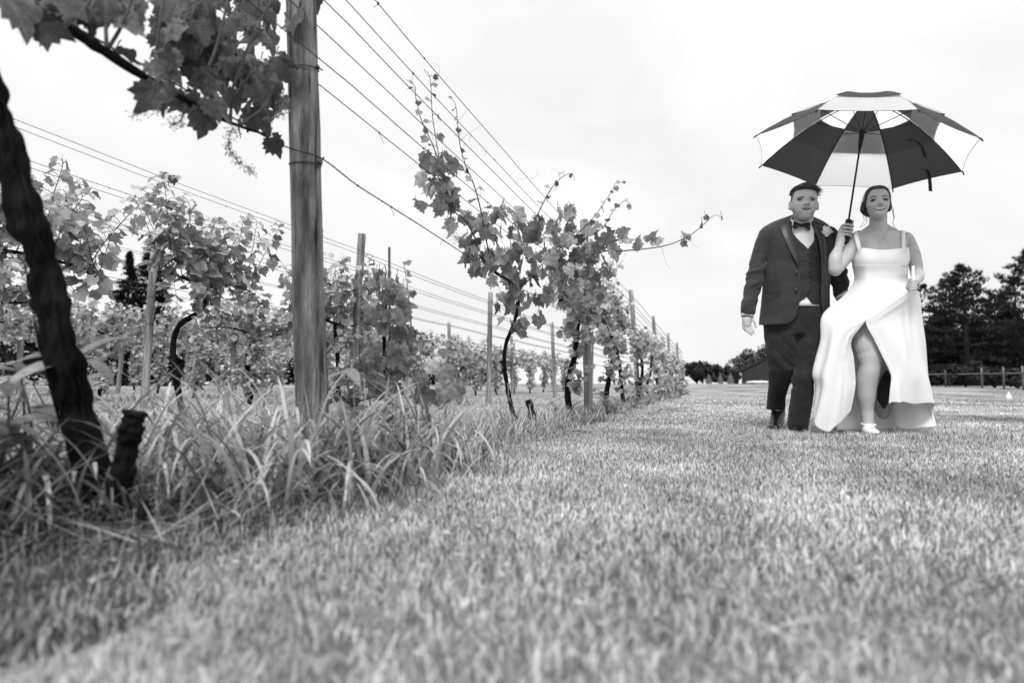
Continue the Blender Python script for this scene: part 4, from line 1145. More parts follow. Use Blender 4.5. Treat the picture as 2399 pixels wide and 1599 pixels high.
M_STEEL = mat('dark_metal', .015, .03, scale=20, rough=.35, metal=.5)
M_GRIP = mat('black_grip', .008, .015, scale=30, rough=.6)
UC = Vector((2.457, 4.737, 1.975)); UR = .73
uax = Vector((math.sin(.1918), math.sin(.0163), 1)).normalized()
ue1 = Vector((0, 1, 0)).cross(uax).normalized(); ue2 = uax.cross(ue1)
UA0 = -2.37775
def upt(a, rr, lift=0.0):
    """Point of the canopy on the rib at angle a, rr = radius share."""
    return UC + (ue1 * math.cos(a) + ue2 * math.sin(a)) * UR * rr + uax * (.39 * (1 - rr ** 1.8) + lift)
hb = UC - uax * .66
umb = empty('umbrella', hb, 'big dark and white panelled umbrella held open over the couple', 'umbrella')
ur = random.Random(4)
def gore(k, r0, r1, lift0, lift1, m, name, scal):
    n, mm = 8, 10; V, F = [], []
    a0, a1 = UA0 + k * math.pi / 4, UA0 + (k + 1) * math.pi / 4
    for i in range(mm + 1):
        t = i / mm; rr = r0 + (r1 - r0) * t; lf = lift0 + (lift1 - lift0) * t
        for j in range(n + 1):
            s = j / n; bul = 4 * s * (1 - s)
            p = upt(a0, rr, lf).lerp(upt(a1, rr, lf), s)
            c = UC + uax * (p - UC).dot(uax)
            p = p - (p - c) * scal * bul * t ** 3 - uax * .012 * bul * math.sin(math.pi * min(1, rr)) + uax * ur.uniform(-.0015, .0015)
            V.append(p)
    for i in range(mm):
        for j in range(n):
            q = i * (n + 1) + j; F.append((q, q + 1, q + n + 2, q + n + 1))
    mb = MB(); mb.add(V, F); mb.build(name, m, umb, origin=hb)
for k in range(8):
    A = (k % 2 == 0)
    gore(k, .43, 1.0, 0, 0, M_UW if A else M_UD, 'canopy_panel', .028)
    gore(k, .02, .70, .008, .014, M_UD if A else M_UW, 'vent_panel', .03)
for k in range(8):
    a0, a1 = UA0 + k * math.pi / 4, UA0 + (k + 1) * math.pi / 4; c = []
    for j in range(9):
        t = j / 8; p = upt(a0, 1.0).lerp(upt(a1, 1.0), t); c.append(p - (p - UC) * .028 * 4 * t * (1 - t))
    mb = MB(); mb.tube(c, .0016, 4); mb.build('edge_seam', M_STEEL, umb, origin=hb)
runner = UC + uax * .15
for k in range(8):
    a = UA0 + k * math.pi / 4
    mb = MB(); c = [upt(a, t, -.006) for t in np.linspace(.02, 1.0, 12)]
    mb.tube(c, .0035, 5); mb.tube([upt(a, 1.0), upt(a, 1.02, -.008)], .005, 6)
    mb.build('rib', M_STEEL, umb, origin=hb)
    mb = MB(); mb.tube([runner, upt(a, .47, -.008)], .003, 5); mb.build('stretcher', M_STEEL, umb, origin=hb)
mb = MB(); mb.tube([UC + uax * .40, UC - uax * .50], .0065, 10); mb.build('shaft', M_STEEL, umb, origin=hb)
mb = MB(); mb.tube([runner + uax * .02, runner - uax * .02, runner - uax * .10, runner - uax * .12], [.016, .018, .012, .009], 10); mb.build('runner', M_GRIP, umb, origin=hb)
mb = MB(); mb.tube([UC - uax * t for t in (.485, .49, .50, .62, .655, .665)], [.015, .021, .021, .021, .025, .016], 14); mb.build('handle', M_GRIP, umb, origin=hb)
mb = MB(); mb.tube([UC + uax * .36, UC + uax * .385, UC + uax * .42], [.022, .012, .006], 8); mb.build('tip', M_STEEL, umb, origin=hb)
def ribbon(pts, w, name, m, parent, origin, wid=Vector((1, 0, 0)), th=.0015):
    c = crom(pts, 5); V, F = [], []
    for p in c:
        V += [p - wid * w / 2, p + wid * w / 2, p + wid * w / 2 + Vector((0, th, 0)), p - wid * w / 2 + Vector((0, th, 0))]
    for i in range(len(c) - 1):
        a = 4 * i
        F += [(a, a + 1, a + 5, a + 4), (a + 1, a + 2, a + 6, a + 5), (a + 2, a + 3, a + 7, a + 6), (a + 3, a, a + 4, a + 7)]
    mb = MB(); mb.add(V, F); return mb.build(name, m, parent, origin=origin)
ribbon([P(2128, 329, 4.82), P(2146, 330, 4.78), P(2160, 346, 4.78), P(2168, 369, 4.82)], .026, 'tie_strap', M_GRIP, umb, hb, Vector((.9, 0, -.35)).normalized())
ribbon([P(2157, 397, 4.92), P(2172, 399, 4.88), P(2178, 420, 4.88), P(2180, 448, 4.90)], .026, 'tie_strap', M_GRIP, umb, hb, Vector((.95, 0, -.15)).normalized())

# ------------------------------------------------------------------ people: tools
M_SKIN = mat('skin', .46, .56, scale=14, rough=.5, spec=.35, bump=.08, bscale=120, bdist=.002)
M_SKIN2 = mat('tanned_skin', .42, .50, scale=12, rough=.45, spec=.4, bump=.06, bscale=120, bdist=.002)
M_HAIR = mat('dark_hair', .002, .022, scale=90, stretch=(1, 1, .22), rough=.38, spec=.6, bump=.5, bscale=120, bdist=.004)
M_HAIR2 = mat('hair_lights', .015, .05, scale=60, rough=.35, spec=.6)  # paler strand tone that paints highlights into the hair
M_FADE = mat('cropped_side_hair', .05, .12, scale=70, rough=.8)
M_LIP = mat('lips', .10, .14, scale=40, rough=.4)
M_LIP1 = mat('lips_bare', .15, .21, scale=40, rough=.5)
M_STUB = mat('stubble', .30, .41, scale=160, rough=.7)
M_EYEW = mat('eye_white', .28, .36, scale=5, rough=.2)
M_EYED = mat('eye_dark', .004, .008, scale=5, rough=.15)
M_SHADOW = mat('eye_makeup', .03, .06, scale=60, rough=.6)
M_TEETH = mat('teeth', .80, .88, scale=10, rough=.25)
M_SUIT = mat('charcoal_suit', .020, .040, scale=5, rough=.85, spec=.2, bump=.5, bscale=7, bdist=.03, fine=.25, sheen=.1)
M_TROUS = mat('charcoal_trousers', .012, .026, scale=5, rough=.85, spec=.2, bump=.5, bscale=8, bdist=.03, fine=.25, sheen=.08)
M_VEST = mat('charcoal_vest', .018, .036, scale=6, stretch=(1, 1, 2), rough=.7, spec=.3, bump=.5, bscale=9, bdist=.025, fine=.2)
M_SATIN = mat('satin_lapel', .035, .055, scale=6, rough=.45, spec=.4)
M_SHIRT = mat('white_shirt', .78, .86, scale=8, rough=.8, bump=.2, bscale=20)
M_BOW = mat('black_satin_bow', .004, .008, scale=20, rough=.4)
M_LEATHER = mat('black_leather', .004, .008, scale=20, rough=.28, spec=.5)
M_DRESS = mat('white_satin_dress', .92, .96, scale=4, rough=.5, spec=.35, bump=.1, bscale=3.5, bdist=.04, trans=.22)
M_SHOEW = mat('white_shoe', .72, .84, scale=12, rough=.4)
M_PETAL = mat('rose_petal', .6, .78, scale=20, rough=.6)
M_GREEN = mat('buttonhole_leaf', .05, .10, scale=20, rough=.6)
M_CHAIN = mat('silver_chain', .5, .6, scale=20, rough=.25, metal=.8)
M_SLIT = mat('dark_slit_tone', .025, .04, scale=12, rough=.9)

def baked(mb, voxel=.0045, smooth_it=6, disp=None):
    """Union of closed shells -> one continuous skin."""
    me = mb.mesh('tmp', None); o = bpy.data.objects.new('tmp', me); COL.objects.link(o)
    r = o.modifiers.new('r', 'REMESH'); r.mode = 'VOXEL'; r.voxel_size = voxel; r.use_smooth_shade = True
    s = o.modifiers.new('s', 'SMOOTH'); s.factor = .5; s.iterations = smooth_it
    dg = bpy.context.evaluated_depsgraph_get(); dg.update()
    out = bpy.data.meshes.new_from_object(o.evaluated_get(dg))
    bpy.data.objects.remove(o); bpy.data.meshes.remove(me)
    if disp:
        n = len(out.vertices); co = np.zeros(n * 3); no = np.zeros(n * 3)
        out.vertices.foreach_get('co', co); out.vertices.foreach_get('normal', no)
        co = co.reshape(-1, 3); no = no.reshape(-1, 3)
        co = co + no * disp(co)[:, None]
        out.vertices.foreach_set('co', co.astype(np.float32).ravel()); out.update()
    return out
def putmesh(name, me, m, parent, origin):
    n = len(me.vertices); co = np.zeros(n * 3, dtype=np.float32); me.vertices.foreach_get('co', co)
    co = co.reshape(-1, 3) - np.array(origin, dtype=np.float32); me.vertices.foreach_set('co', np.ascontiguousarray(co).ravel()); me.update()
    me.materials.clear(); me.materials.append(m)
    me.polygons.foreach_set('use_smooth', np.ones(len(me.polygons), dtype=bool))
    me.name = name
    return addobj(name, me, parent)
def rings(mb, lst, seg=24, e=.9):
    """Closed loft of horizontal rings: (centre, half width, half depth front, half depth back)."""
    V, F = [], []
    for c, rx, fy, by in lst:
        c = Vector(c)
        for k in range(seg):
            a = 2 * math.pi * k / seg; ca, sa = math.cos(a), math.sin(a)
            x = math.copysign(abs(ca) ** e, ca) * rx; y = math.copysign(abs(sa) ** e, sa) * (fy if sa < 0 else by)
            V.append(c + Vector((x, y, 0)))
    n = len(lst)
    for i in range(n - 1):
        for k in range(seg):
            k2 = (k + 1) % seg; F.append((i * seg + k, i * seg + k2, (i + 1) * seg + k2, (i + 1) * seg + k))
    F.append(tuple(range(seg - 1, -1, -1))); F.append(tuple((n - 1) * seg + k for k in range(seg)))
    mb.add(V, F)
def limb(mb, pts, rad, n=6, sides=14):
    c = crom(pts, n); m = len(c); rr = []
    for i in range(m):
        t = i / (m - 1) * (len(rad) - 1); k = min(int(t), len(rad) - 2); u = t - k; u = u * u * (3 - 2 * u)
        rr.append(rad[k] * (1 - u) + rad[k + 1] * u)
    mb.tube(c, rr, sides); mb.ball(c[0], rr[0] * .98, 12, 8); mb.ball(c[-1], rr[-1] * .98, 12, 8)
def sheet(levels, nu=6, nv=6, closed=False, fold=None):
    """Smooth surface through a grid of control points; returns V (rows), F."""
    rows = []
    for lv in levels:
        if closed:
            ext = lv[-2:] + lv + lv[:3]
            cc = crom(ext, nu); rows.append(cc[2 * nu:2 * nu + len(lv) * nu])
        else: rows.append(crom(lv, nu))
    m = len(rows[0]); cols = [crom([r[j] for r in rows], nv) for j in range(m)]
    n = len(cols[0]); V, F = [], []
    for i in range(n):
        for j in range(m):
            p = cols[j][i].copy()
            if fold: p = fold(p, j / (m - 1), i / (n - 1))
            V.append(p)
    for i in range(n - 1):
        for j in range(m - (0 if closed else 1)):
            j2 = (j + 1) % m; F.append((i * m + j, i * m + j2, (i + 1) * m + j2, (i + 1) * m + j))
    return V, F
def solid(name, V, F, m, parent, origin, th=.005, sub=0):
    mb = MB(); mb.add(V, F)
    o = mb.build(name, m, parent, origin=origin)
    s = o.modifiers.new('thickness', 'SOLIDIFY'); s.thickness = th; s.offset = 0
    if sub: q = o.modifiers.new('smooth', 'SUBSURF'); q.levels = q.render_levels = sub
    return o

class Head:
    """Face and skull as a deformed loft; local x right in the picture, y back, z up from the chin."""
    def __init__(s, chin, H, yaw, pitch, roll, wide=1.0, jaw=1.0):
        s.H = H; s.M = Matrix.Translation(chin) @ Euler((pitch, roll, yaw), 'XYZ').to_matrix().to_4x4(); s.jaw = jaw; s.wide = wide
        z = [0, .04, .10, .18, .27, .38, .50, .62, .75, .86, .94, .985, 1.0]
        w = [.08, .17, .235, .285, .325, .355, .365, .362, .35, .305, .225, .12, .02]
        f = [.27, .335, .36, .37, .378, .378, .365, .372, .352, .295, .205, .105, .02]
        b = [.02, .05, .12, .20, .28, .38, .44, .475, .48, .435, .335, .19, .03]
        w = [q * wide * (jaw if i < 5 else 1) for i, q in enumerate(w)]
        s.z, s.w, s.f, s.b = map(np.array, (z, w, f, b))
    def bump(s, x, z):
        g = lambda x0, z0, sx, sz: math.exp(-((x - x0) / sx) ** 2 - ((z - z0) / sz) ** 2)
        v = 0
        if .30 < z < .60:                                     # nose
            t = (z - .345) / (.585 - .345)
            prof = .165 * max(0.0, 1 - t) ** .8 if t > 0 else .165 * max(0, 1 + t * 6)
            v += prof * math.exp(-(x / (.036 + .026 * max(0, 1 - max(0, t) * 2.2))) ** 2)
            v += .035 * (g(-.06, .355, .032, .03) + g(.06, .355, .032, .03))
        v += -.065 * (g(-.155, .515, .080, .05) + g(.155, .515, .075, .05))
        v += .022 * (g(-.15, .60, .12, .035) + g(.15, .60, .12, .035))
        v += .028 * (g(-.20, .38, .09, .08) + g(.20, .38, .09, .08))
        v += .030 * g(0, .075, .09, .06) - .014 * g(0, .155, .10, .025)
        v += .020 * g(0, .255, .11, .022) + .022 * g(0, .205, .09, .022) - .012 * g(0, .232, .12, .010)
        return v
    def local(s, a, z, off=0.0):
        w = np.interp(z, s.z, s.w); fr = np.interp(z, s.z, s.f); bk = np.interp(z, s.z, s.b)
        ca, sa = math.cos(a), math.sin(a)
        x = math.copysign(abs(ca) ** .92, ca) * (w + off)
        y = math.copysign(abs(sa) ** .92, sa) * ((fr if sa < 0 else bk) + off)
        if sa < 0: y -= s.bump(x, z) * min(1, -sa * 1.6)
        return Vector((x, y, z + off * .6 * (z - .5)))
    def front(s, x, z, off=0.0):
        w = np.interp(z, s.z, s.w); c = max(-.98, min(.98, x / w)); a = math.acos(math.copysign(abs(c) ** (1 / .92), c))
        p = s.local(-a, z); p.y -= off
        return s.w2(p)
    def w2(s, p): return s.M @ (Vector(p) * s.H)
    def build(s, mb, nz=64, na=72):
        zs = np.concatenate([np.linspace(0, .97, nz - 4), [.985, .993, .998, 1.0]])
        V = [s.w2(s.local(2 * math.pi * k / na, z)) for z in zs for k in range(na)]
        F = []
        for i in range(len(zs) - 1):
            for k in range(na):
                k2 = (k + 1) % na; F.append((i * na + k, i * na + k2, (i + 1) * na + k2, (i + 1) * na + k))
        F.append(tuple(range(na - 1, -1, -1))); F.append(tuple((len(zs) - 1) * na + k for k in range(na)))
        mb.add(V, F)
    def curve(s, pts, rad, off=0.0, n=4, sides=6):
        """Tube laid on the face through (x, z) points."""
        c = [s.front(x, z, off) for x, z in pts]; c = crom(c, n); m = len(c); mb = MB()
        rr = [np.interp(i / (m - 1), np.linspace(0, 1, len(rad)), rad) * s.H for i in range(m)]
        mb.tube(c, rr, sides); return mb
    def shell(s, mask, off, na=90, nz=60, rough=.0, seed=1):
        """Cap of hair: offset of the skull where mask(angle, z) > 0."""
        r = random.Random(seed); V, F, ids = [], [], {}
        zs = np.concatenate([np.linspace(.1, .97, nz), [.985, .995, 1.0]])
        for i, z in enumerate(zs):
            for k in range(na):
                a = 2 * math.pi * k / na; mk = mask(a, z)
                if mk > 0: 
                    o = off(a, z) * min(1, mk * 6) + rough * math.sin(k * 2.3 + z * 9) * min(1, mk * 3)
                    ids[(i, k)] = len(V); p = s.local(a, z, o); p.z += off(a, z) * max(0, z - .7) * 1.5; V.append(s.w2(p))
        for i in range(len(zs) - 1):
            for k in range(na):
                q = [(i, k), (i, (k + 1) % na), (i + 1, (k + 1) % na), (i + 1, k)]
                if all(t in ids for t in q): F.append([ids[t] for t in q])
        return V, F
def eye(hd, x, z, w, h, parent, origin, makeup, look=0.0):
    """Eyeball, iris, lash line and brow of one eye, laid into the socket."""
    c = hd.front(x, z, .004); sx = w * hd.H; R3 = hd.M.to_3x3()
    V = []; n = 14
    def almond(wd, ht, off, up=0.0):
        return [c + R3 @ Vector((wd * math.cos(2 * math.pi * k / n) , -off - .15 * wd * (1 - math.cos(2 * math.pi * k / n) ** 2), ht * math.sin(2 * math.pi * k / n) * (1 if math.sin(2 * math.pi * k / n) > 0 else .7) + up)) for k in range(n)]
    for nm, wd, ht, off, m in (('eye_shadow', sx * 1.22, h * hd.H * 1.9, .0005, M_SHADOW), ('eye', sx, h * hd.H, .0025, M_EYEW)):
        if nm == 'eye_shadow' and not makeup: continue
        A = almond(wd, ht, off); B = [p + R3 @ Vector((0, .006, 0)) for p in A]
        mb = MB(); mid = c + R3 @ Vector((0, -off - .004, 0))
        mb.add(A + [mid] + B, [(k, (k + 1) % n, n) for k in range(n)] + [(k, n + 1 + k, n + 1 + (k + 1) % n, (k + 1) % n) for k in range(n)])
        e = mb.build(nm, m, parent, origin=origin)
    mb = MB(); mb.ball(c + R3 @ Vector((look * sx, -.0035, h * hd.H * .1)), h * hd.H * (1.55 if makeup else 1.3), 12, 8, (1.2, .35, .68)); mb.build('iris', M_EYED, parent, origin=origin)
    mb = MB(); top = almond(sx * 1.06, h * hd.H * 1.05, .005)[0:n // 2 + 1]
    mb.tube(top, (.014 if makeup else .012) * hd.H, 5); mb.build('lash_line', M_EYED, parent, origin=origin)
def finger(mb, pts, r=.0085):
    limb(mb, pts, [r, r * .95, r * .8], n=4, sides=10)

# ------------------------------------------------------------------ the person in the suit
YG = 4.95
def G(px, py, dy=0.0): return P(px, py, YG + dy)
gb = Vector((G(1868, 905).x, YG, 0))
suit = empty('person', gb, 'person in a charcoal three-piece suit with black bow tie, walking beside the bride', 'person', 'the couple under the umbrella')
hd = Head(G(1882, 518, -.06), .262, R(-13), R(-3), R(4), wide=.92, jaw=.95)
mb = MB()
hd.build(mb)
limb(mb, [G(1881, 540, .02), G(1882, 515, .015), G(1883, 490, .02)], [.075, .070, .07])
rings(mb, [(G(1870, 712), .17, .10, .10), (G(1870, 660), .18, .10, .11), (G(1871, 600), .20, .10, .11), (G(1871, 560), .20, .085, .10), (G(1874, 542), .14, .06, .08), (G(1880, 530), .08, .05, .06)])
rings(mb, [(G(1860, 780), .12, .08, .08), (G(1862, 750), .15, .09, .09), (G(1868, 705), .15, .09, .09)])
limb(mb, [G(1830, 790), G(1832, 850, .03), G(1827, 910, .12), G(1822, 968, .25)], [.075, .055, .04, .025])
limb(mb, [G(1892, 790), G(1887, 850, -.06), G(1878, 920, -.05), G(1870, 995, -.03)], [.075, .055, .045, .03])
limb(mb, [G(1800, 556), G(1782, 620), G(1768, 660, -.03), G(1752, 738, -.075)], [.055, .048, .045, .028])
limb(mb, [G(1940, 558, .02), G(1960, 625, .06), G(1969, 690, .0), G(1974, 705, -.02)], [.045, .036, .03, .028])
# hand hanging at the side
limb(mb, [G(1752, 738, -.075), G(1750, 748, -.08), G(1750, 760, -.085)], [.027, .036, .030])
finger(mb, [G(1740, 757, -.075), G(1742, 768, -.082), G(1748, 775, -.09)], .0085)
finger(mb, [G(1745, 761, -.09), G(1749, 773, -.10), G(1755, 780, -.105)], .009)
finger(mb, [G(1752, 763, -.095), G(1757, 776, -.107), G(1761, 785, -.11)], .009)
finger(mb, [G(1759, 761, -.095), G(1763, 772, -.108), G(1766, 780, -.112)], .009)
finger(mb, [G(1761, 744, -.085), G(1768, 755, -.10), G(1771, 766, -.105)], .0095)
# hand at the bride's back, gathering her train
for k in range(4): finger(mb, [G(1976 + 3 * k, 706 - k, -.03 - .012 * k), G(1982 + 3 * k, 716 - k, -.04 - .012 * k), G(1980 + 3 * k, 724 - k, -.03 - .012 * k)], .009)
limb(mb, [G(1974, 703, -.02), G(1979, 708, -.04)], [.03, .034])
finger(mb, [G(1982, 700, -.06), G(1990, 706, -.075), G(1993, 713, -.075)], .0095)
# ears
for sg in (-1, 1):
    p = hd.w2(Vector((sg * .345, .06, .47))); mb.ball(p, .034, 12, 10, (.35, .7, 1.05))
    mb.ball(hd.w2(Vector((sg * .352, .05, .38))), .014, 8, 6)
body = putmesh('body', baked(mb, .0038, 1), M_SKIN, suit, gb)
# face
for sg in (-1, 1):
    eye(hd, sg * .145, .500, .070, .017, suit, gb, False, .05)
    b_ = hd.curve([(sg * .065, .560), (sg * .15, .570), (sg * .235, .548)], [.009, .013, .005], .005); b_.build('eyebrow', M_FADE, suit, origin=gb)
hd.curve([(-.150, .262), (-.08, .243), (0, .236), (.08, .243), (.155, .266)], [.004, .009, .010, .009, .004], .003).build('mouth_line', M_EYED, suit, origin=gb)
hd.curve([(-.085, .212), (0, .203), (.09, .218)], [.008, .016, .008], .000).build('lower_lip', M_LIP1, suit, origin=gb)
hd.curve([(-.09, .255), (0, .258), (.1, .266)], [.006, .010, .006], .001).build('upper_lip', M_LIP1, suit, origin=gb)
for sg in (-1, 1): mb = MB(); mb.ball(hd.front(sg * .045, .335, -.002), .0055, 8, 6, (1.3, .8, .6)); mb.build('nostril', M_LIP, suit, origin=gb)
# short beard shadow along the jaw: a thin skin of cropped hair
def beard(a, z):
    sa = -math.sin(a); x = abs(math.cos(a))
    if sa < -.35: return 0
    t = .30 - .55 * max(0, sa) * .22 + .30 * max(0, x - .75)
    low_ = t - z
    if abs(z - .23) < .045 and x < .36: low_ = min(low_, abs(z - .23) - .045 + .0) if False else low_
    return max(0, low_) if x > .40 or z < .135 or (.268 < z < .30) else 0
V, F = hd.shell(beard, lambda a, z: .006, na=120, nz=110)
mb = MB(); mb.add(V, F); mb.build('beard', M_STUB, suit, origin=gb)
# hair: cropped sides, longer swept top
def side_mask(a, z):
    sa = -math.sin(a); x = abs(math.cos(a))
    line = .70 if sa > .55 else (.44 if sa > -.1 else .28)
    if sa > .55: line = .80
    elif sa > .30: line = .60 + (.80 - .60) * (sa - .30) / .25
    elif sa > .02: line = .52
    return max(0, min(.1, z - line))
V, F = hd.shell(side_mask, lambda a, z: .014 + .05 * max(0, z - .72), na=120, nz=90)
mb = MB(); mb.add(V, F); o = mb.build('side_hair', M_FADE, suit, origin=gb)
def top_mask(a, z):
    sa = -math.sin(a)
    return max(0, min(.1, z - (.775 if sa > 0.2 else .72)))
V, F = hd.shell(top_mask, lambda a, z: .065 + .055 * max(0, -math.sin(a)) + .03 * math.cos(a), na=120, nz=90, rough=.006)
mb = MB(); mb.add(V, F)
mb.build('top_hair', M_HAIR, suit, origin=gb)
def strands(hd_, n, seed, zr, ar, ln, wid, flow, name, parent, origin, off=.05, segs=5, m=None):
    r = np.random.default_rng(seed); VV, FF, o_ = [], [], 0
    for i in range(n):
        a = r.uniform(*ar); z = r.uniform(*zr)
        p = hd_.w2(hd_.local(a, z, off * r.uniform(.6, 1.0))); nrm = (p - hd_.w2(Vector((0, .02, .6)))).normalized()
        d = (Vector(flow(a, z)) + nrm * .12 + Vector(r.normal(0, .2, 3))).normalized()
        L = ln * r.uniform(.6, 1.2); q = p.copy(); sd = d.cross(nrm).normalized() * wid
        for k in range(segs):
            t = k / segs; VV += [q - sd * (1 - t * .7), q + sd * (1 - t * .7)]
            d = (d + Vector((0, 0, -.12)) - nrm * .10).normalized(); q = q + d * L / segs
        VV.append(q)
        for k in range(segs - 1): FF += [(o_ + 2 * k, o_ + 2 * k + 1, o_ + 2 * k + 3), (o_ + 2 * k, o_ + 2 * k + 3, o_ + 2 * k + 2)]
        FF.append((o_ + 2 * segs - 2, o_ + 2 * segs - 1, o_ + 2 * segs)); o_ += 2 * segs + 1
    o = addobj(name, mesh_tris(name, np.array([tuple(v - Vector(origin)) for v in VV]), np.array(FF), m or M_HAIR, True), parent)
    prop(o, kind='stuff'); return o
strands(hd, 1500, 3, (.80, .99), (-math.pi, math.pi), .034, .0012, lambda a, z: (.9, .25, .12), 'hair_strands', suit, gb, off=.095)
strands(hd, 260, 13, (.78, .99), (-math.pi, math.pi), .040, .0014, lambda a, z: (.9, .2, .2), 'hair_strands', suit, gb, off=.105, m=M_HAIR2)

# jacket: open front, two sides wrapped round the back
JL = [
    [(1854, 521, -.075), (1850, 514, -.035), (1850, 508, .01), (1860, 503, .07), (1880, 502, .085), (1897, 505, .07), (1905, 512, .01), (1904, 517, -.03), (1902, 521, -.07)],
    [(1856, 536, -.105), (1818, 528, -.05), (1793, 532, .0), (1810, 524, .085), (1880, 512, .11), (1928, 521, .085), (1947, 534, .0), (1925, 527, -.045), (1907, 535, -.09)],
    [(1860, 560, -.125), (1822, 560, -.105), (1786, 556, .0), (1802, 556, .10), (1870, 552, .135), (1938, 556, .10), (1954, 558, .0), (1940, 560, -.075), (1917, 560, -.115)],
    [(1865, 595, -.140), (1828, 597, -.120), (1787, 598, .0), (1805, 598, .11), (1870, 596, .14), (1935, 598, .10), (1951, 600, .0), (1945, 598, -.07), (1923, 596, -.122)],
    [(1870, 627, -.150), (1830, 628, -.128), (1789, 630, .0), (1808, 630, .11), (1870, 630, .14), (1930, 630, .10), (1947, 632, .0), (1942, 632, -.07), (1924, 630, -.125)],
    [(1875, 663, -.152), (1832, 664, -.130), (1789, 664, .0), (1808, 664, .11), (1870, 664, .135), (1928, 664, .10), (1944, 666, .0), (1940, 666, -.07), (1924, 664, -.125)],
    [(1873, 708, -.150), (1830, 708, -.132), (1785, 708, .0), (1806, 706, .11), (1870, 702, .14), (1926, 700, .10), (1943, 698, .0), (1938, 700, -.07), (1924, 704, -.12)],
    [(1862, 744, -.145), (1822, 742, -.130), (1781, 740, .0), (1802, 738, .115), (1870, 734, .145), (1926, 726, .105), (1943, 716, .0), (1936, 721, -.065), (1927, 727, -.11)],
    [(1845, 758, -.138), (1815, 760, -.125), (1779, 761, .0), (1800, 758, .12), (1870, 752, .15), (1926, 742, .11), (1943, 726, .0), (1936, 731, -.06), (1928, 736, -.105)]]
def wrinkle(amp, fx, fz, seed):
    def f(p, u=0, v=0):
        n = mnoise.noise(Vector((p.x * fx + seed, p.y * fx, p.z * fz + seed))) + .5 * mnoise.noise(Vector((p.x * fx * 2.3, p.y * fx * 2.3 + seed, p.z * fz * 2.3)))
        return p + Vector((0, -amp * n, 0))
    return f
V, F = sheet([[G(*q) for q in lv] for lv in JL], 6, 5, fold=wrinkle(.009, 5, 12, 3))
jk = solid('jacket', V, F, M_SUIT, suit, gb, .007)
def cloth_limb(pts, rad, amp, seed, elbow=None, voxel=.007):
    mb = MB(); limb(mb, pts, rad, n=8, sides=20)
    def dsp(co):
        out = np.zeros(len(co))
        for i, p in enumerate(co):
            v = Vector(p); w = 1.0
            if elbow is not None: w = .5 + 1.6 * math.exp(-((v - elbow).length / .13) ** 2)
            q = Vector((v.x * 6 + v.z * 4 + seed, v.y * 5, v.z * 20 - v.x * 9))
            out[i] = amp * w * (mnoise.noise(q) + .5 * mnoise.noise(q * 2.1))
        return out
    return baked(mb, voxel, 2, dsp)
sl1 = cloth_limb([G(1803, 551, .0), G(1788, 580, .0), G(1776, 622, .0), G(1768, 656, -.02), G(1759, 692, -.05), G(1751.5, 731, -.075)], [.078, .066, .062, .060, .055, .051], .010, 2, G(1770, 655, -.08))
putmesh('sleeve', sl1, M_SUIT, suit, gb)
sl2 = cloth_limb([G(1940, 552, .02), G(1953, 585, .04), G(1961, 625, .06), G(1965, 655, .045), G(1971, 689, .0)], [.075, .066, .064, .062, .053], .013, 5, G(1966, 650, 0))
putmesh('sleeve', sl2, M_SUIT, suit, gb)
for a, b, r_ in ((G(1751.5, 731, -.074), G(1750.5, 742, -.078), .0455), (G(1971, 686, .002), G(1974, 699, -.01), .048)):
    mb = MB(); mb.tube([a, b, b.lerp(a, .3)], [r_, r_ * .97, r_ * .85], 20); mb.build('shirt_cuff', M_SHIRT, suit, origin=gb)
# shirt front, collar, vest
SH = [[(1889, 524, -.088), (1852, 528, -.03), (1850, 522, .03), (1880, 512, .075), (1905, 522, .03), (1904, 528, -.03)],
      [(1886, 545, -.105), (1835, 548, -.06), (1815, 545, .02), (1875, 540, .10), (1930, 545, .02), (1925, 548, -.05)],
      [(1888, 580, -.118), (1835, 582, -.09), (1803, 582, .0), (1872, 580, .11), (1938, 582, .0), (1928, 582, -.07)],
      [(1889, 650, -.124), (1840, 650, -.095), (1806, 650, .0), (1872, 650, .11), (1932, 650, .0), (1925, 650, -.07)],
      [(1887, 716, -.128), (1840, 716, -.105), (1804, 716, .0), (1868, 716, .11), (1932, 716, .0), (1925, 716, -.08)]]
V, F = sheet([[G(*q) for q in lv] for lv in SH], 6, 5, closed=True, fold=wrinkle(.003, 9, 9, 7))
solid('shirt', V, F, M_SHIRT, suit, gb, .004)
CO = [[(1880, 524, -.088), (1860, 517, -.065), (1851, 511, .0), (1862, 504, .06), (1880, 501, .07), (1897, 505, .055), (1904, 513, .0), (1897, 519, -.06)],
      [(1880, 534, -.098), (1858, 531, -.075), (1847, 524, .0), (1860, 514, .068), (1880, 511, .08), (1899, 514, .065), (1908, 524, .0), (1899, 531, -.07)]]
V, F = sheet([[G(*q) for q in lv] for lv in CO], 6, 4, closed=True); solid('collar', V, F, M_SHIRT, suit, gb, .005)
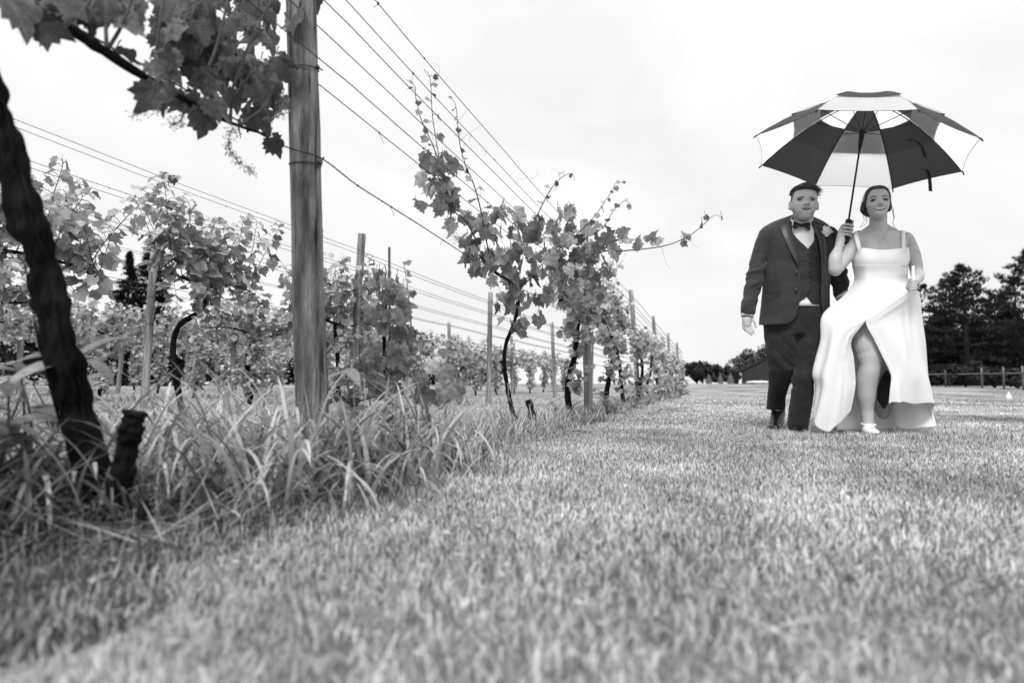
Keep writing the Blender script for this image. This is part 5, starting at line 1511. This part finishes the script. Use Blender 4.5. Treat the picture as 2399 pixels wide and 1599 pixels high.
VL = [[(1856, 545, -.108), (1836, 546, -.085), (1815, 550, -.02), (1860, 545, .10), (1910, 545, .10), (1934, 550, -.02), (1922, 546, -.07), (1907, 545, -.095)],
      [(1872, 563, -.122), (1838, 564, -.100), (1803, 566, .0), (1850, 565, .115), (1915, 565, .11), (1942, 566, .0), (1927, 566, -.08), (1907, 564, -.108)],
      [(1896, 588, -.134), (1840, 587, -.112), (1800, 587, .0), (1850, 587, .12), (1915, 587, .115), (1943, 587, .0), (1930, 587, -.08), (1893, 585, -.131)],
      [(1899, 612, -.141), (1842, 612, -.116), (1801, 612, .0), (1850, 612, .12), (1915, 612, .115), (1941, 612, .0), (1929, 612, -.08), (1892, 612, -.136)],
      [(1899, 650, -.142), (1843, 650, -.118), (1801, 650, .0), (1850, 650, .12), (1915, 650, .115), (1939, 650, .0), (1928, 650, -.08), (1892, 650, -.137)],
      [(1895, 688, -.141), (1842, 690, -.118), (1801, 690, .0), (1850, 690, .12), (1915, 690, .115), (1938, 690, .0), (1928, 690, -.08), (1888, 686, -.136)],
      [(1869, 710, -.132), (1840, 712, -.118), (1800, 712, .0), (1850, 712, .12), (1915, 712, .115), (1937, 714, .0), (1927, 715, -.08), (1903, 712, -.125)]]
V, F = sheet([[G(*q) for q in lv] for lv in VL], 6, 5, fold=wrinkle(.006, 6, 14, 9)); vest = solid('vest', V, F, M_VEST, suit, gb, .005)
for k, (px, py) in enumerate(((1894, 592), (1897, 612), (1897, 634), (1894.5, 657), (1893, 680))):
    mb = MB(); mb.ball(G(px, py, -.150), .0075, 10, 6, (1, .5, 1)); mb.build('button', M_SATIN, vest, origin=gb)
for px, py in ((1867, 637), (1865.5, 678)):
    mb = MB(); mb.ball(G(px, py, -.166), .0105, 12, 8, (1, .5, 1)); mb.build('button', M_SATIN, jk, origin=gb)
# bow tie
for sg, oy in ((-1, 0), (1, 3)):
    c = 1878.5; V = []
    A = [(c, 524, -.118), (c + sg * 6, 522.5, -.124), (c + sg * 19, 517 + oy, -.115), (c + sg * 20.5, 527 + oy, -.117), (c + sg * 19, 538 + oy, -.115), (c + sg * 6, 532, -.124), (c, 531, -.118)]
    fr = [G(x, y, d - .008) for x, y, d in A]; bk = [G(x, y, d + .006) for x, y, d in A]; n = len(A)
    mid = G(c + sg * 11, 527.5 + oy * .6, -.142)
    mb = MB(); mb.add(fr + [mid] + bk, [(k, (k + 1) % n, n) for k in range(n)] + [(k, (k + 1) % n, n + 1 + (k + 1) % n, n + 1 + k) for k in range(n)] + [tuple(range(2 * n, n, -1))])
    bt = mb.build('bow_tie_wing', M_BOW, suit, origin=gb)
mb = MB(); mb.ball(G(1878.5, 527.5, -.132), .012, 10, 8, (.9, .8, 1.15)); mb.build('bow_tie_knot', M_BOW, suit, origin=gb)
# lapels
def lapel(inner, outer, name):
    V, F = sheet([[G(*a), G((a[0] + b[0]) / 2, (a[1] + b[1]) / 2, (a[2] + b[2]) / 2 - .008), G(*b)] for a, b in zip(inner, outer)], 4, 4)
    solid(name, V, F, M_SATIN, jk, gb, .004)
lapel([(1850, 523, -.088), (1854, 540, -.118), (1860, 560, -.136), (1865, 590, -.152), (1869, 612, -.160), (1871, 624, -.162)],
      [(1829, 531, -.085), (1830, 540, -.105), (1839, 563, -.136), (1853, 593, -.152), (1865, 614, -.161), (1870.5, 625, -.162)], 'lapel')
lapel([(1905, 524, -.080), (1911, 545, -.108), (1918, 562, -.126), (1923, 590, -.134), (1925, 625, -.136), (1925, 660, -.135)],
      [(1925, 529, -.065), (1928, 545, -.095), (1934, 566, -.106), (1936, 592, -.112), (1932, 628, -.122), (1926, 661, -.134)], 'lapel')
V, F = sheet([[G(1850, 509, -.02), G(1840, 522, -.06), G(1829, 530, -.082)], [G(1850, 520, -.08), G(1845, 527, -.09), G(1838, 532, -.096)]], 4, 4); solid('collar_flap', V, F, M_SUIT, jk, gb, .004)
ribbon([G(1791, 687, -.078), G(1808, 685, -.122), G(1827, 682, -.143)], .008, 'pocket_welt', M_TROUS, jk, gb, Vector((0, 0, 1)), .003)
# boutonniere
bq = G(1937, 541, -.115)
mb = MB()
for k in range(16):
    a = k * 2.4; rr_ = .004 + .0016 * k; p = bq + Vector((math.cos(a) * rr_, -.012 + .0006 * k, math.sin(a) * rr_))
    mb.ball(p, .0095 + .0004 * k, 8, 6, (1, .35, 1))
fl = mb.build('rose', M_PETAL, suit, origin=gb); prop(fl, 'white rose pinned to the dark lapel')
mb = MB(); rf = random.Random(8)
for k in range(9):
    a = rf.uniform(0, 6.28); d = Vector((math.cos(a), -.1, math.sin(a))); L_ = rf.uniform(.03, .05)
    mb.tube([bq, bq + d * L_ * .5, bq + d * L_], [.003, .007, .001], 5)
mb.build('buttonhole_leaf', M_GREEN, suit, origin=gb)
for k in range(14):
    a = rf.uniform(-.6, 3.6); mbk = MB(); mbk.ball(bq + Vector((math.cos(a) * rf.uniform(.025, .045), -.012, math.sin(a) * rf.uniform(.025, .05))), .0042, 6, 5); mbk.build('filler_flower', M_PETAL, suit, origin=gb)
# trousers and shoes
mb = MB()
rings(mb, [(G(1868, 690), .185, .105, .11), (G(1862, 720), .20, .122, .12), (G(1859, 755), .213, .128, .13), (G(1859, 785), .20, .118, .12)], e=.85)
def leg(lst):
    rings(mb, [(G((a + b) / 2, py, dy), (b - a) / 2 / FPX * (YG + dy), fd, fd * 1.05) for a, b, py, dy, fd in lst], e=.9)
leg([(1797, 1838, 959, .235, .064), (1799, 1839, 930, .18, .068), (1802, 1846, 905, .11, .076), (1802, 1860, 865, .03, .092), (1797, 1863, 830, .01, .10), (1793, 1865, 790, .0, .108), (1790, 1866, 755, .0, .11)])
leg([(1849, 1889, 1008, -.02, .068), (1847, 1893, 990, -.03, .072), (1849, 1898, 965, -.04, .075), (1855, 1903, 930, -.06, .078), (1861, 1906, 880, -.085, .080), (1861, 1915, 835, -.06, .092), (1860, 1925, 795, -.02, .105), (1856, 1930, 755, .0, .11)])
def tw(co):
    out = np.zeros(len(co))
    knee1, knee2, top_ = G(1830, 850, 0), G(1885, 880, -.1), G(1858, 790, -.1)
    for i, p in enumerate(co):
        v = Vector(p); w = .18 + 1.2 * math.exp(-((v - knee1).length / .13) ** 2) + .9 * math.exp(-((v - knee2).length / .14) ** 2) + .8 * math.exp(-((v - top_).length / .15) ** 2)
        q = Vector((v.x * 7 + 3, v.y * 4, v.z * 11 + v.x * 11))
        out[i] = .0135 * w * (mnoise.noise(q) + .5 * mnoise.noise(q * 2.2))
    return out
putmesh('trousers', baked(mb, .0075, 3, tw), M_TROUS, suit, gb)
mb = MB()
limb(mb, [G(1822, 940, .27), G(1823, 966, .255), G(1820, 986, .20), G(1816, 998, .15)], [.050, .052, .050, .046])
mb.ball(G(1815, 1001, .11), .050, 14, 10, (.95, 1.2, .62))
putmesh('shoe', baked(mb, .006, 3), M_LEATHER, suit, gb)
mb = MB()
limb(mb, [G(1869, 990, .0), G(1869, 1004, -.04), G(1870, 1009, -.12)], [.045, .044, .038])
mb.ball(G(1871, 1012, -.15), .050, 14, 10, (.9, 1.2, .55)); mb.ball(Vector((G(1867, 1010, .04).x, YG + .05, .035)), .040, 12, 8)
putmesh('shoe', baked(mb, .006, 3), M_LEATHER, suit, gb)

# ------------------------------------------------------------------ the bride
YBR = 4.75
def Bp(px, py, dy=0.0): return P(px, py, YBR + dy)
bbs = Vector((Bp(2060, 905).x, YBR, 0))
bride = empty('person', bbs, 'smiling person in a white square-necked wedding dress holding the umbrella', 'person', 'the couple under the umbrella')
hb_ = Head(Bp(2057, 514, -.055), .232, R(-18), R(-2), R(0), wide=.90, jaw=.93)
mb = MB(); hb_.build(mb)
limb(mb, [Bp(2058, 552, .025), Bp(2057, 528, .02), Bp(2058, 500, .02)], [.070, .058, .056])
rings(mb, [(Bp(2060, 790), .17, .12, .13), (Bp(2062, 730), .195, .125, .13), (Bp(2064, 690), .18, .115, .12), (Bp(2063, 655), .150, .09, .10), (Bp(2062, 628), .155, .095, .10), (Bp(2063, 605), .165, .108, .10), (Bp(2063, 588), .172, .110, .10), (Bp(2064, 568), .180, .098, .095), (Bp(2063, 553), .165, .070, .085), (Bp(2061, 543), .11, .050, .065)], e=.95)
for sg in (-1, 1): limb(mb, [Bp(2058 + sg * 8, 528, .045), Bp(2060 + sg * 30, 546, .035), Bp(2063 + sg * 54, 559, .015)], [.030, .038, .042])
limb(mb, [Bp(2006, 562, .005), Bp(1984, 598, -.05), Bp(1957, 632, -.11), ], [.052, .048, .044])
limb(mb, [Bp(1957, 632, -.11), Bp(1957, 606, -.11), Bp(1965, 580, -.075), Bp(1971, 560, -.04)], [.044, .043, .028, .026])
limb(mb, [Bp(2122, 560, .01), Bp(2139, 595, .03), Bp(2148, 636, .04)], [.052, .048, .043])
limb(mb, [Bp(2148, 636, .04), Bp(2150, 648, -.06), Bp(2146, 656, -.15), Bp(2141, 661, -.20)], [.043, .042, .030, .026])
# front leg, walking towards the camera
limb(mb, [Bp(2046, 735, -.02), Bp(2031, 797, -.07), Bp(2036, 832, -.09), Bp(2038, 860, -.10), Bp(2031, 890, -.08), Bp(2029, 923, -.065), Bp(2031, 963, -.05), Bp(2034, 994, -.05)], [.12, .100, .085, .068, .070, .062, .043, .039], n=6, sides=20)
mb.ball(Bp(2040, 852, -.130), .036, 12, 8, (1, .7, 1.2))
mb.ball(Bp(2039, 1008, -.12), .040, 12, 8, (.85, 1.6, .6))
limb(mb, [Bp(2085, 735, .0), Bp(2085, 850, .08), Bp(2070, 940, .22), Bp(2066, 990, .28)], [.12, .08, .06, .04])
# hand round the umbrella handle
hm = Matrix.Identity(4)
def onshaft(d): return UC - uax * d
for k, d in enumerate((.535, .560, .585, .608)):
    p = onshaft(d); s = 1 - .06 * abs(k - 1)
    finger(mb, [p + Vector((-.034, .012, .006)), p + Vector((-.030, -.022, .008)), p + Vector((-.004, -.034, .003)), p + Vector((.025, -.024, -.004)), p + Vector((.029, -.006, -.006))], .0098 * s)
limb(mb, [onshaft(.65) + Vector((-.045, .005, -.02)), onshaft(.61) + Vector((-.034, .012, 0)), onshaft(.55) + Vector((-.026, .020, 0))], [.026, .027, .022])
limb(mb, [Bp(1971, 560, -.04), onshaft(.65) + Vector((-.045, .005, -.02))], [.026, .026])
finger(mb, [onshaft(.60) + Vector((-.02, .028, 0)), onshaft(.55) + Vector((.012, .028, .0)), onshaft(.522) + Vector((.028, .004, .004)), onshaft(.508) + Vector((.026, -.012, .008))], .0105)
# hand gripping the lifted skirt
hp = Bp(2137, 665, -.215)
limb(mb, [Bp(2141, 661, -.20), hp + Vector((-.004, 0, -.004))], [.028, .034])
for k in range(4):
    q = hp + Vector((.018 - .002 * k, -.012, .018 - .018 * k))
    finger(mb, [q, q + Vector((-.010, -.024, -.002)), q + Vector((-.034, -.028, -.006)), q + Vector((-.042, -.010, -.008))], .0088)
finger(mb, [hp + Vector((.012, -.01, .026)), hp + Vector((-.014, -.026, .034)), hp + Vector((-.036, -.026, .026))], .0095)
putmesh('body', baked(mb, .0038, 1), M_SKIN2, bride, bbs)
for sg in (-1, 1):
    eye(hb_, sg * .148, .500, .080, .024, bride, bbs, True, .0)
    hb_.curve([(sg * .065, .596), (sg * .14, .620), (sg * .20, .618), (sg * .265, .585)], [.010, .014, .010, .004], .006).build('eyebrow', M_HAIR, bride, origin=bbs)
    mb = MB(); mb.ball(hb_.front(sg * .042, .335, -.002), .0045, 8, 6, (1.3, .8, .6)); mb.build('nostril', M_LIP, bride, origin=bbs)
hb_.curve([(-.175, .285), (-.12, .228), (0, .196), (.12, .228), (.175, .285)], [.004, .012, .016, .012, .004], .001).build('lower_lip', M_LIP, bride, origin=bbs)
hb_.curve([(-.175, .287), (-.09, .270), (0, .260), (.09, .270), (.175, .287)], [.004, .010, .011, .010, .004], .003).build('upper_lip', M_LIP, bride, origin=bbs)
TX = (-.14, -.07, 0, .07, .14)
V, F = sheet([[hb_.front(x, .258 + .9 * x * x, .004) for x in TX], [hb_.front(x, .238 + 1.6 * x * x, .005) for x in TX], [hb_.front(x, .214 + 2.6 * x * x, .003) for x in TX]], 4, 3)
solid('teeth', V, F, M_TEETH, bride, bbs, .003)
# hair parted in the middle, drawn back to a low knot, loose wavy strands
def bm_(a, z):
    sa = -math.sin(a); x = abs(math.cos(a))
    if sa > .80: line = .835 - .02 * (sa - .8)
    elif sa > .45: line = .835 - (.80 - sa) * .55
    elif sa > .10: line = .64 - (.45 - sa) * .75
    elif sa > -.2: line = .30
    else: line = .14
    return max(0, min(.1, z - line))
V, F = hb_.shell(bm_, lambda a, z: .035 + .035 * max(0, abs(math.cos(a)) - .5) * (1 if z < .7 else .5) + .015 * abs(math.sin(a * 14 + z * 10)), na=150, nz=100, rough=.004)
mb = MB(); mb.add(V, F); hr = mb.build('hair', M_HAIR, bride, origin=bbs)
q_ = hr.modifiers.new('thickness', 'SOLIDIFY'); q_.thickness = .012; q_.offset = -1
mb = MB(); rh = random.Random(6)
kn = hb_.w2(Vector((-.02, .48, .34)))
for k in range(14): mb.ball(kn + Vector((rh.uniform(-.035, .035), rh.uniform(-.02, .03), rh.uniform(-.03, .03))), rh.uniform(.016, .026), 10, 8)
limb(mb, [hb_.w2(Vector((-.35, .08, .52))), hb_.w2(Vector((-.385, .08, .36))), hb_.w2(Vector((-.34, .10, .20)))], [.018, .020, .010])
limb(mb, [hb_.w2(Vector((.34, .10, .55))), hb_.w2(Vector((.355, .12, .40))), hb_.w2(Vector((.33, .14, .27)))], [.014, .015, .009])
putmesh('hair_knot', baked(mb, .006, 2), M_HAIR, bride, bbs)
for pts, r_ in (([(2027, 490), (2026, 503), (2031, 514), (2028, 524), (2016, 533)], .0028), ([(2025, 492), (2022, 505), (2025, 516), (2019, 526), (2014, 535)], .002), ([(2030, 488), (2033, 500), (2030, 510), (2032, 518)], .002),
                ([(2088, 486), (2092, 498), (2095, 508), (2092, 521), (2095, 530), (2101, 538)], .0032), ([(2090, 484), (2094, 492), (2092, 503), (2094, 512)], .002), ([(2023, 470), (2018, 482), (2020, 490)], .002)):
    mb = MB(); c = crom([Bp(x, y, .0) for x, y in pts], 5); mb.tube(c, [r_ * (1 - .6 * i / len(c)) for i in range(len(c))], 5); mb.build('hair_strand', M_HAIR, bride, origin=bbs)
strands(hb_, 500, 9, (.45, .98), (-.5, math.pi + .5), .05, .0011, lambda a, z: (math.cos(a) * .1, .8, -.5), 'hair_strands', bride, bbs, off=.06)
mb = MB(); mb.ball(Bp(2029, 505, .0), .006, 8, 6); mb.tube([Bp(2029.5, 498, 0), Bp(2029, 505, 0)], .001, 4); mb.build('earring', M_CHAIN, bride, origin=bbs)
# necklace with a small cross
mb = MB(); mb.tube(crom([Bp(2033, 531, -.02), Bp(2040, 545, -.075), Bp(2054, 557, -.098), Bp(2067, 564, -.110), Bp(2074, 553, -.095), Bp(2079, 541, -.065), Bp(2081, 530, -.02)], 5), .0012, 5); nk = mb.build('necklace', M_CHAIN, bride, origin=bbs)
mb = MB(); c = Bp(2067, 568.5, -.124); mb.box(c, (.0045, .003, .022)); mb.box(c + Vector((0, -.0005, .004)), (.015, .003, .0045)); mb.build('cross', M_CHAIN, nk, origin=bbs, smooth_=False)
mb = MB(); c = Bp(1965.5, 580, -.072); mb.tube([c + Vector((math.cos(a) * .031, math.sin(a) * .031, .003 * math.cos(a))) for a in np.linspace(0, 6.28, 18)], .0016, 5); mb.build('bracelet', M_CHAIN, bride, origin=bbs)
mb = MB(); c = onshaft(.560) + Vector((-.016, -.033, .006)); mb.tube([c + Vector((.002 * math.sin(a), math.cos(a) * .0118, math.sin(a) * .0118)) for a in np.linspace(0, 6.28, 14)], .0015, 5); mb.ball(c + Vector((0, -.012, .004)), .003, 6, 5); mb.build('ring', M_CHAIN, bride, origin=bbs)
# dress: bodice, straps, skirt
BD = [[(2066, 585, -.140), (2024, 581, -.118), (2006, 580, -.06), (1999, 578, .0), (2012, 575, .09), (2063, 573, .118), (2112, 575, .09), (2128, 578, .0), (2122, 580, -.06), (2108, 582, -.118)],
      [(2065, 604, -.150), (2030, 604, -.142), (2002, 604, -.06), (1995, 604, .0), (2012, 600, .095), (2063, 600, .122), (2114, 600, .095), (2131, 604, .0), (2125, 604, -.06), (2100, 604, -.142)],
      [(2064, 622, -.138), (2030, 623, -.128), (2006, 623, -.06), (1999, 623, .0), (2014, 622, .095), (2063, 622, .120), (2112, 622, .095), (2125, 623, .0), (2121, 623, -.06), (2098, 623, -.128)]]
V, F = sheet([[Bp(*q) for q in lv] for lv in BD], 6, 5, closed=True); bod = solid('bodice', V, F, M_DRESS, bride, bbs, .006)
ribbon([Bp(2014, 592, -.100), Bp(2013, 579, -.112), Bp(2008, 560, -.092), Bp(2005, 547, -.045), Bp(2006, 541, .01), Bp(2012, 545, .07), Bp(2016, 575, .105)], .026, 'strap', M_DRESS, bride, bbs, Vector((.95, -.2, .2)).normalized(), .004)
ribbon([Bp(2117, 592, -.090), Bp(2117, 579, -.100), Bp(2117, 558, -.090), Bp(2117, 546, -.045), Bp(2117, 540, .01), Bp(2113, 545, .07), Bp(2110, 575, .105)], .028, 'strap', M_DRESS, bride, bbs, Vector((.98, .1, -.1)).normalized(), .004)
SK = [
    [(2066, 620, -.146), (2102, 621, -.131), (2128, 621, .0), (2114, 621, .098), (2063, 621, .124), (2012, 621, .098), (1996, 621, .0), (2024, 621, -.131), (2066, 620, -.146)],
    [(2064, 640, -.132), (2100, 640, -.116), (2126, 640, .0), (2111, 640, .095), (2064, 640, .118), (2016, 640, .095), (2001, 641, .0), (2027, 640, -.116), (2064, 640, -.132)],
    [(2062, 664, -.136), (2100, 662, -.120), (2127, 656, .0), (2112, 655, .10), (2065, 655, .125), (2018, 655, .10), (2000, 663, .0), (2025, 664, -.120), (2062, 664, -.136)],
    [(2052, 705, -.185), (2114, 682, -.215), (2152, 688, -.06), (2122, 700, .13), (2065, 700, .17), (2008, 700, .14), (1974, 696, .0), (2005, 703, -.150), (2052, 705, -.185)],
    [(2028, 750, -.205), (2095, 742, -.205), (2157, 742, -.04), (2125, 745, .16), (2060, 745, .22), (1980, 745, .18), (1929, 738, .0), (1982, 752, -.150), (2028, 750, -.205)],
    [(2049, 797, -.205), (2105, 795, -.215), (2167, 797, -.03), (2128, 797, .22), (2055, 797, .30), (1965, 797, .22), (1925, 797, .0), (1962, 797, -.15), (1995, 797, -.16)],
    [(2069, 838, -.210), (2115, 838, -.220), (2173, 840, -.03), (2134, 850, .20), (2055, 850, .37), (1955, 850, .28), (1914, 840, .0), (1958, 842, -.15), (2000, 838, -.14)],
    [(2087, 878, -.215), (2127, 880, -.225), (2179, 880, -.03), (2142, 905, .10), (2055, 910, .30), (1955, 905, .33), (1906, 876, .0), (1955, 882, -.15), (2004, 884, -.13)],
    [(2085, 912, -.215), (2128, 910, -.225), (2185, 917, -.03), (2152, 950, .05), (2058, 962, .24), (1955, 958, .26), (1911, 905, .0), (1953, 930, -.15), (2003, 912, -.13)],
    [(2082, 945, -.205), (2129, 940, -.220), (2191, 956, -.03), (2166, 1000, -.01), (2060, 1004, .16), (1962, 1006, .20), (1901, 965, .0), (1938, 1014, -.13), (1993, 962, -.12)]]
FOLDS = [(Bp(2032, 747, -.2), Bp(2126, 680, -.2), .014, .020), (Bp(2042, 752, -.2), Bp(2132, 692, -.2), .016, .016), (Bp(2060, 720, -.2), Bp(2122, 674, -.2), .012, -.012),
         (Bp(2024, 748, -.2), Bp(1994, 768, -.2), .013, .016), (Bp(1994, 768, -.2), Bp(1988, 830, -.2), .016, .014), (Bp(2035, 712, -.2), Bp(2080, 706, -.2), .012, .012), (Bp(2090, 790, -.2), Bp(2098, 850, -.2), .02, .012),
         (Bp(2135, 690, -.2), Bp(2140, 800, -.2), .02, .014), (Bp(2110, 720, -.2), Bp(2118, 940, -.2), .025, .012), (Bp(1960, 730, -.2), Bp(1945, 980, -.2), .03, .014), (Bp(1975, 860, -.2), Bp(1972, 985, -.2), .02, .012)]
def skfold(p, u, v):
    amp = (.016 + .022 * math.exp(-((u - .5) / .2) ** 2)) * v ** 1.3
    s_ = math.sin(u * 46 + 2.0 * math.sin(v * 3 + u * 5)) * amp + math.sin(u * 91 + 1.3) * amp * .35
    edge = min(1, min(u, 1 - u) * 14)
    c = Vector((Bp(2058, 800).x, YBR + .08, p.z)); d = (p - c); d.z = 0
    if d.length > 1e-4: d.normalize()
    q = p + d * s_ * edge
    if p.y < YBR - .02:                                    # drag folds between the slit, the lifting hand and the hip
        for (a, b, w_, am) in FOLDS:
            ab = b - a; t = max(0.0, min(1.0, ((p.x - a.x) * ab.x + (p.z - a.z) * ab.z) / (ab.x ** 2 + ab.z ** 2)))
            d2 = math.hypot(p.x - a.x - ab.x * t, p.z - a.z - ab.z * t)
            q = q + Vector((0, -1, 0)) * am * .7 * math.sin(math.pi * (.12 + .76 * t)) * math.exp(-(d2 / w_) ** 2)
    if v > .7: q.z += (v - .7) / .3 * (.010 * math.sin(u * 29 + 1.0) + .005 * math.sin(u * 71)) * edge
    q.z = max(q.z, .012)
    return q
V, F = sheet([[Bp(*q) for q in lv] for lv in SK], 24, 12, fold=skfold)
mcol = 24 * 8 + 1
F = [tuple((j - (mcol - 1)) if (j % mcol == mcol - 1 and j // mcol <= 47) else j for j in f) for f in F]
skirt = solid('skirt', V, F, M_DRESS, bride, bbs, .002)
# bunched cloth above and below the lifting hand
V, F = sheet([[hp + Vector((-.020, -.030, .015)), hp + Vector((-.004, -.040, .02)), hp + Vector((.012, -.02, .02))], [hp + Vector((-.016, -.025, .06)), hp + Vector((-.004, -.035, .065)), hp + Vector((.006, -.02, .062))], [hp + Vector((-.010, -.02, .115)), hp + Vector((.000, -.03, .12)), hp + Vector((.006, -.02, .118))]], 4, 4)
solid('gathered_cloth', V, F, M_DRESS, bride, bbs, .004)
# dark panel showing through the slit, garter, shoes
A = [(2077, 866), (2087, 880), (2085, 936), (2075, 955), (2069, 957), (2062, 945), (2055, 936), (2058, 905), (2065, 885)]
fr = [Bp(x, y, .02) for x, y in A]; bk = [p + Vector((0, .006, 0)) for p in fr]; n = len(A); mid = Bp(2072, 912, -.01)
mb = MB(); mb.add(fr + [mid] + bk, [(k, (k + 1) % n, n) for k in range(n)] + [(k, (k + 1) % n, n + 1 + (k + 1) % n, n + 1 + k) for k in range(n)] + [tuple(range(2 * n, n, -1))]); mb.build('dark_slit_panel', M_SLIT, bride, origin=bbs)
mb = MB()
mb.ball(Bp(2041, 1011, -.15), .046, 14, 10, (.88, 1.75, .55)); limb(mb, [Bp(2034, 1004, -.06), Bp(2036, 1008, -.10)], [.040, .044])
putmesh('shoe', baked(mb, .005, 3), M_SHOEW, bride, bbs)
mb = MB(); c = Bp(2034, 993, -.05); mb.tube([c + Vector((math.cos(a) * .042, math.sin(a) * .044 - .002, .006 * math.sin(a))) for a in np.linspace(0, 6.28, 20)], .008, 6); mb.build('shoe_strap', M_SHOEW, bride, origin=bbs)
mb = MB(); mb.tube([Vector((Bp(2032, 905, -.02).x, YBR - .02, .0)), Vector((Bp(2032, 905, -.02).x, YBR - .02, .05))], [.022, .03], 10); mb.build('shoe_heel', M_SHOEW, bride, origin=bbs)
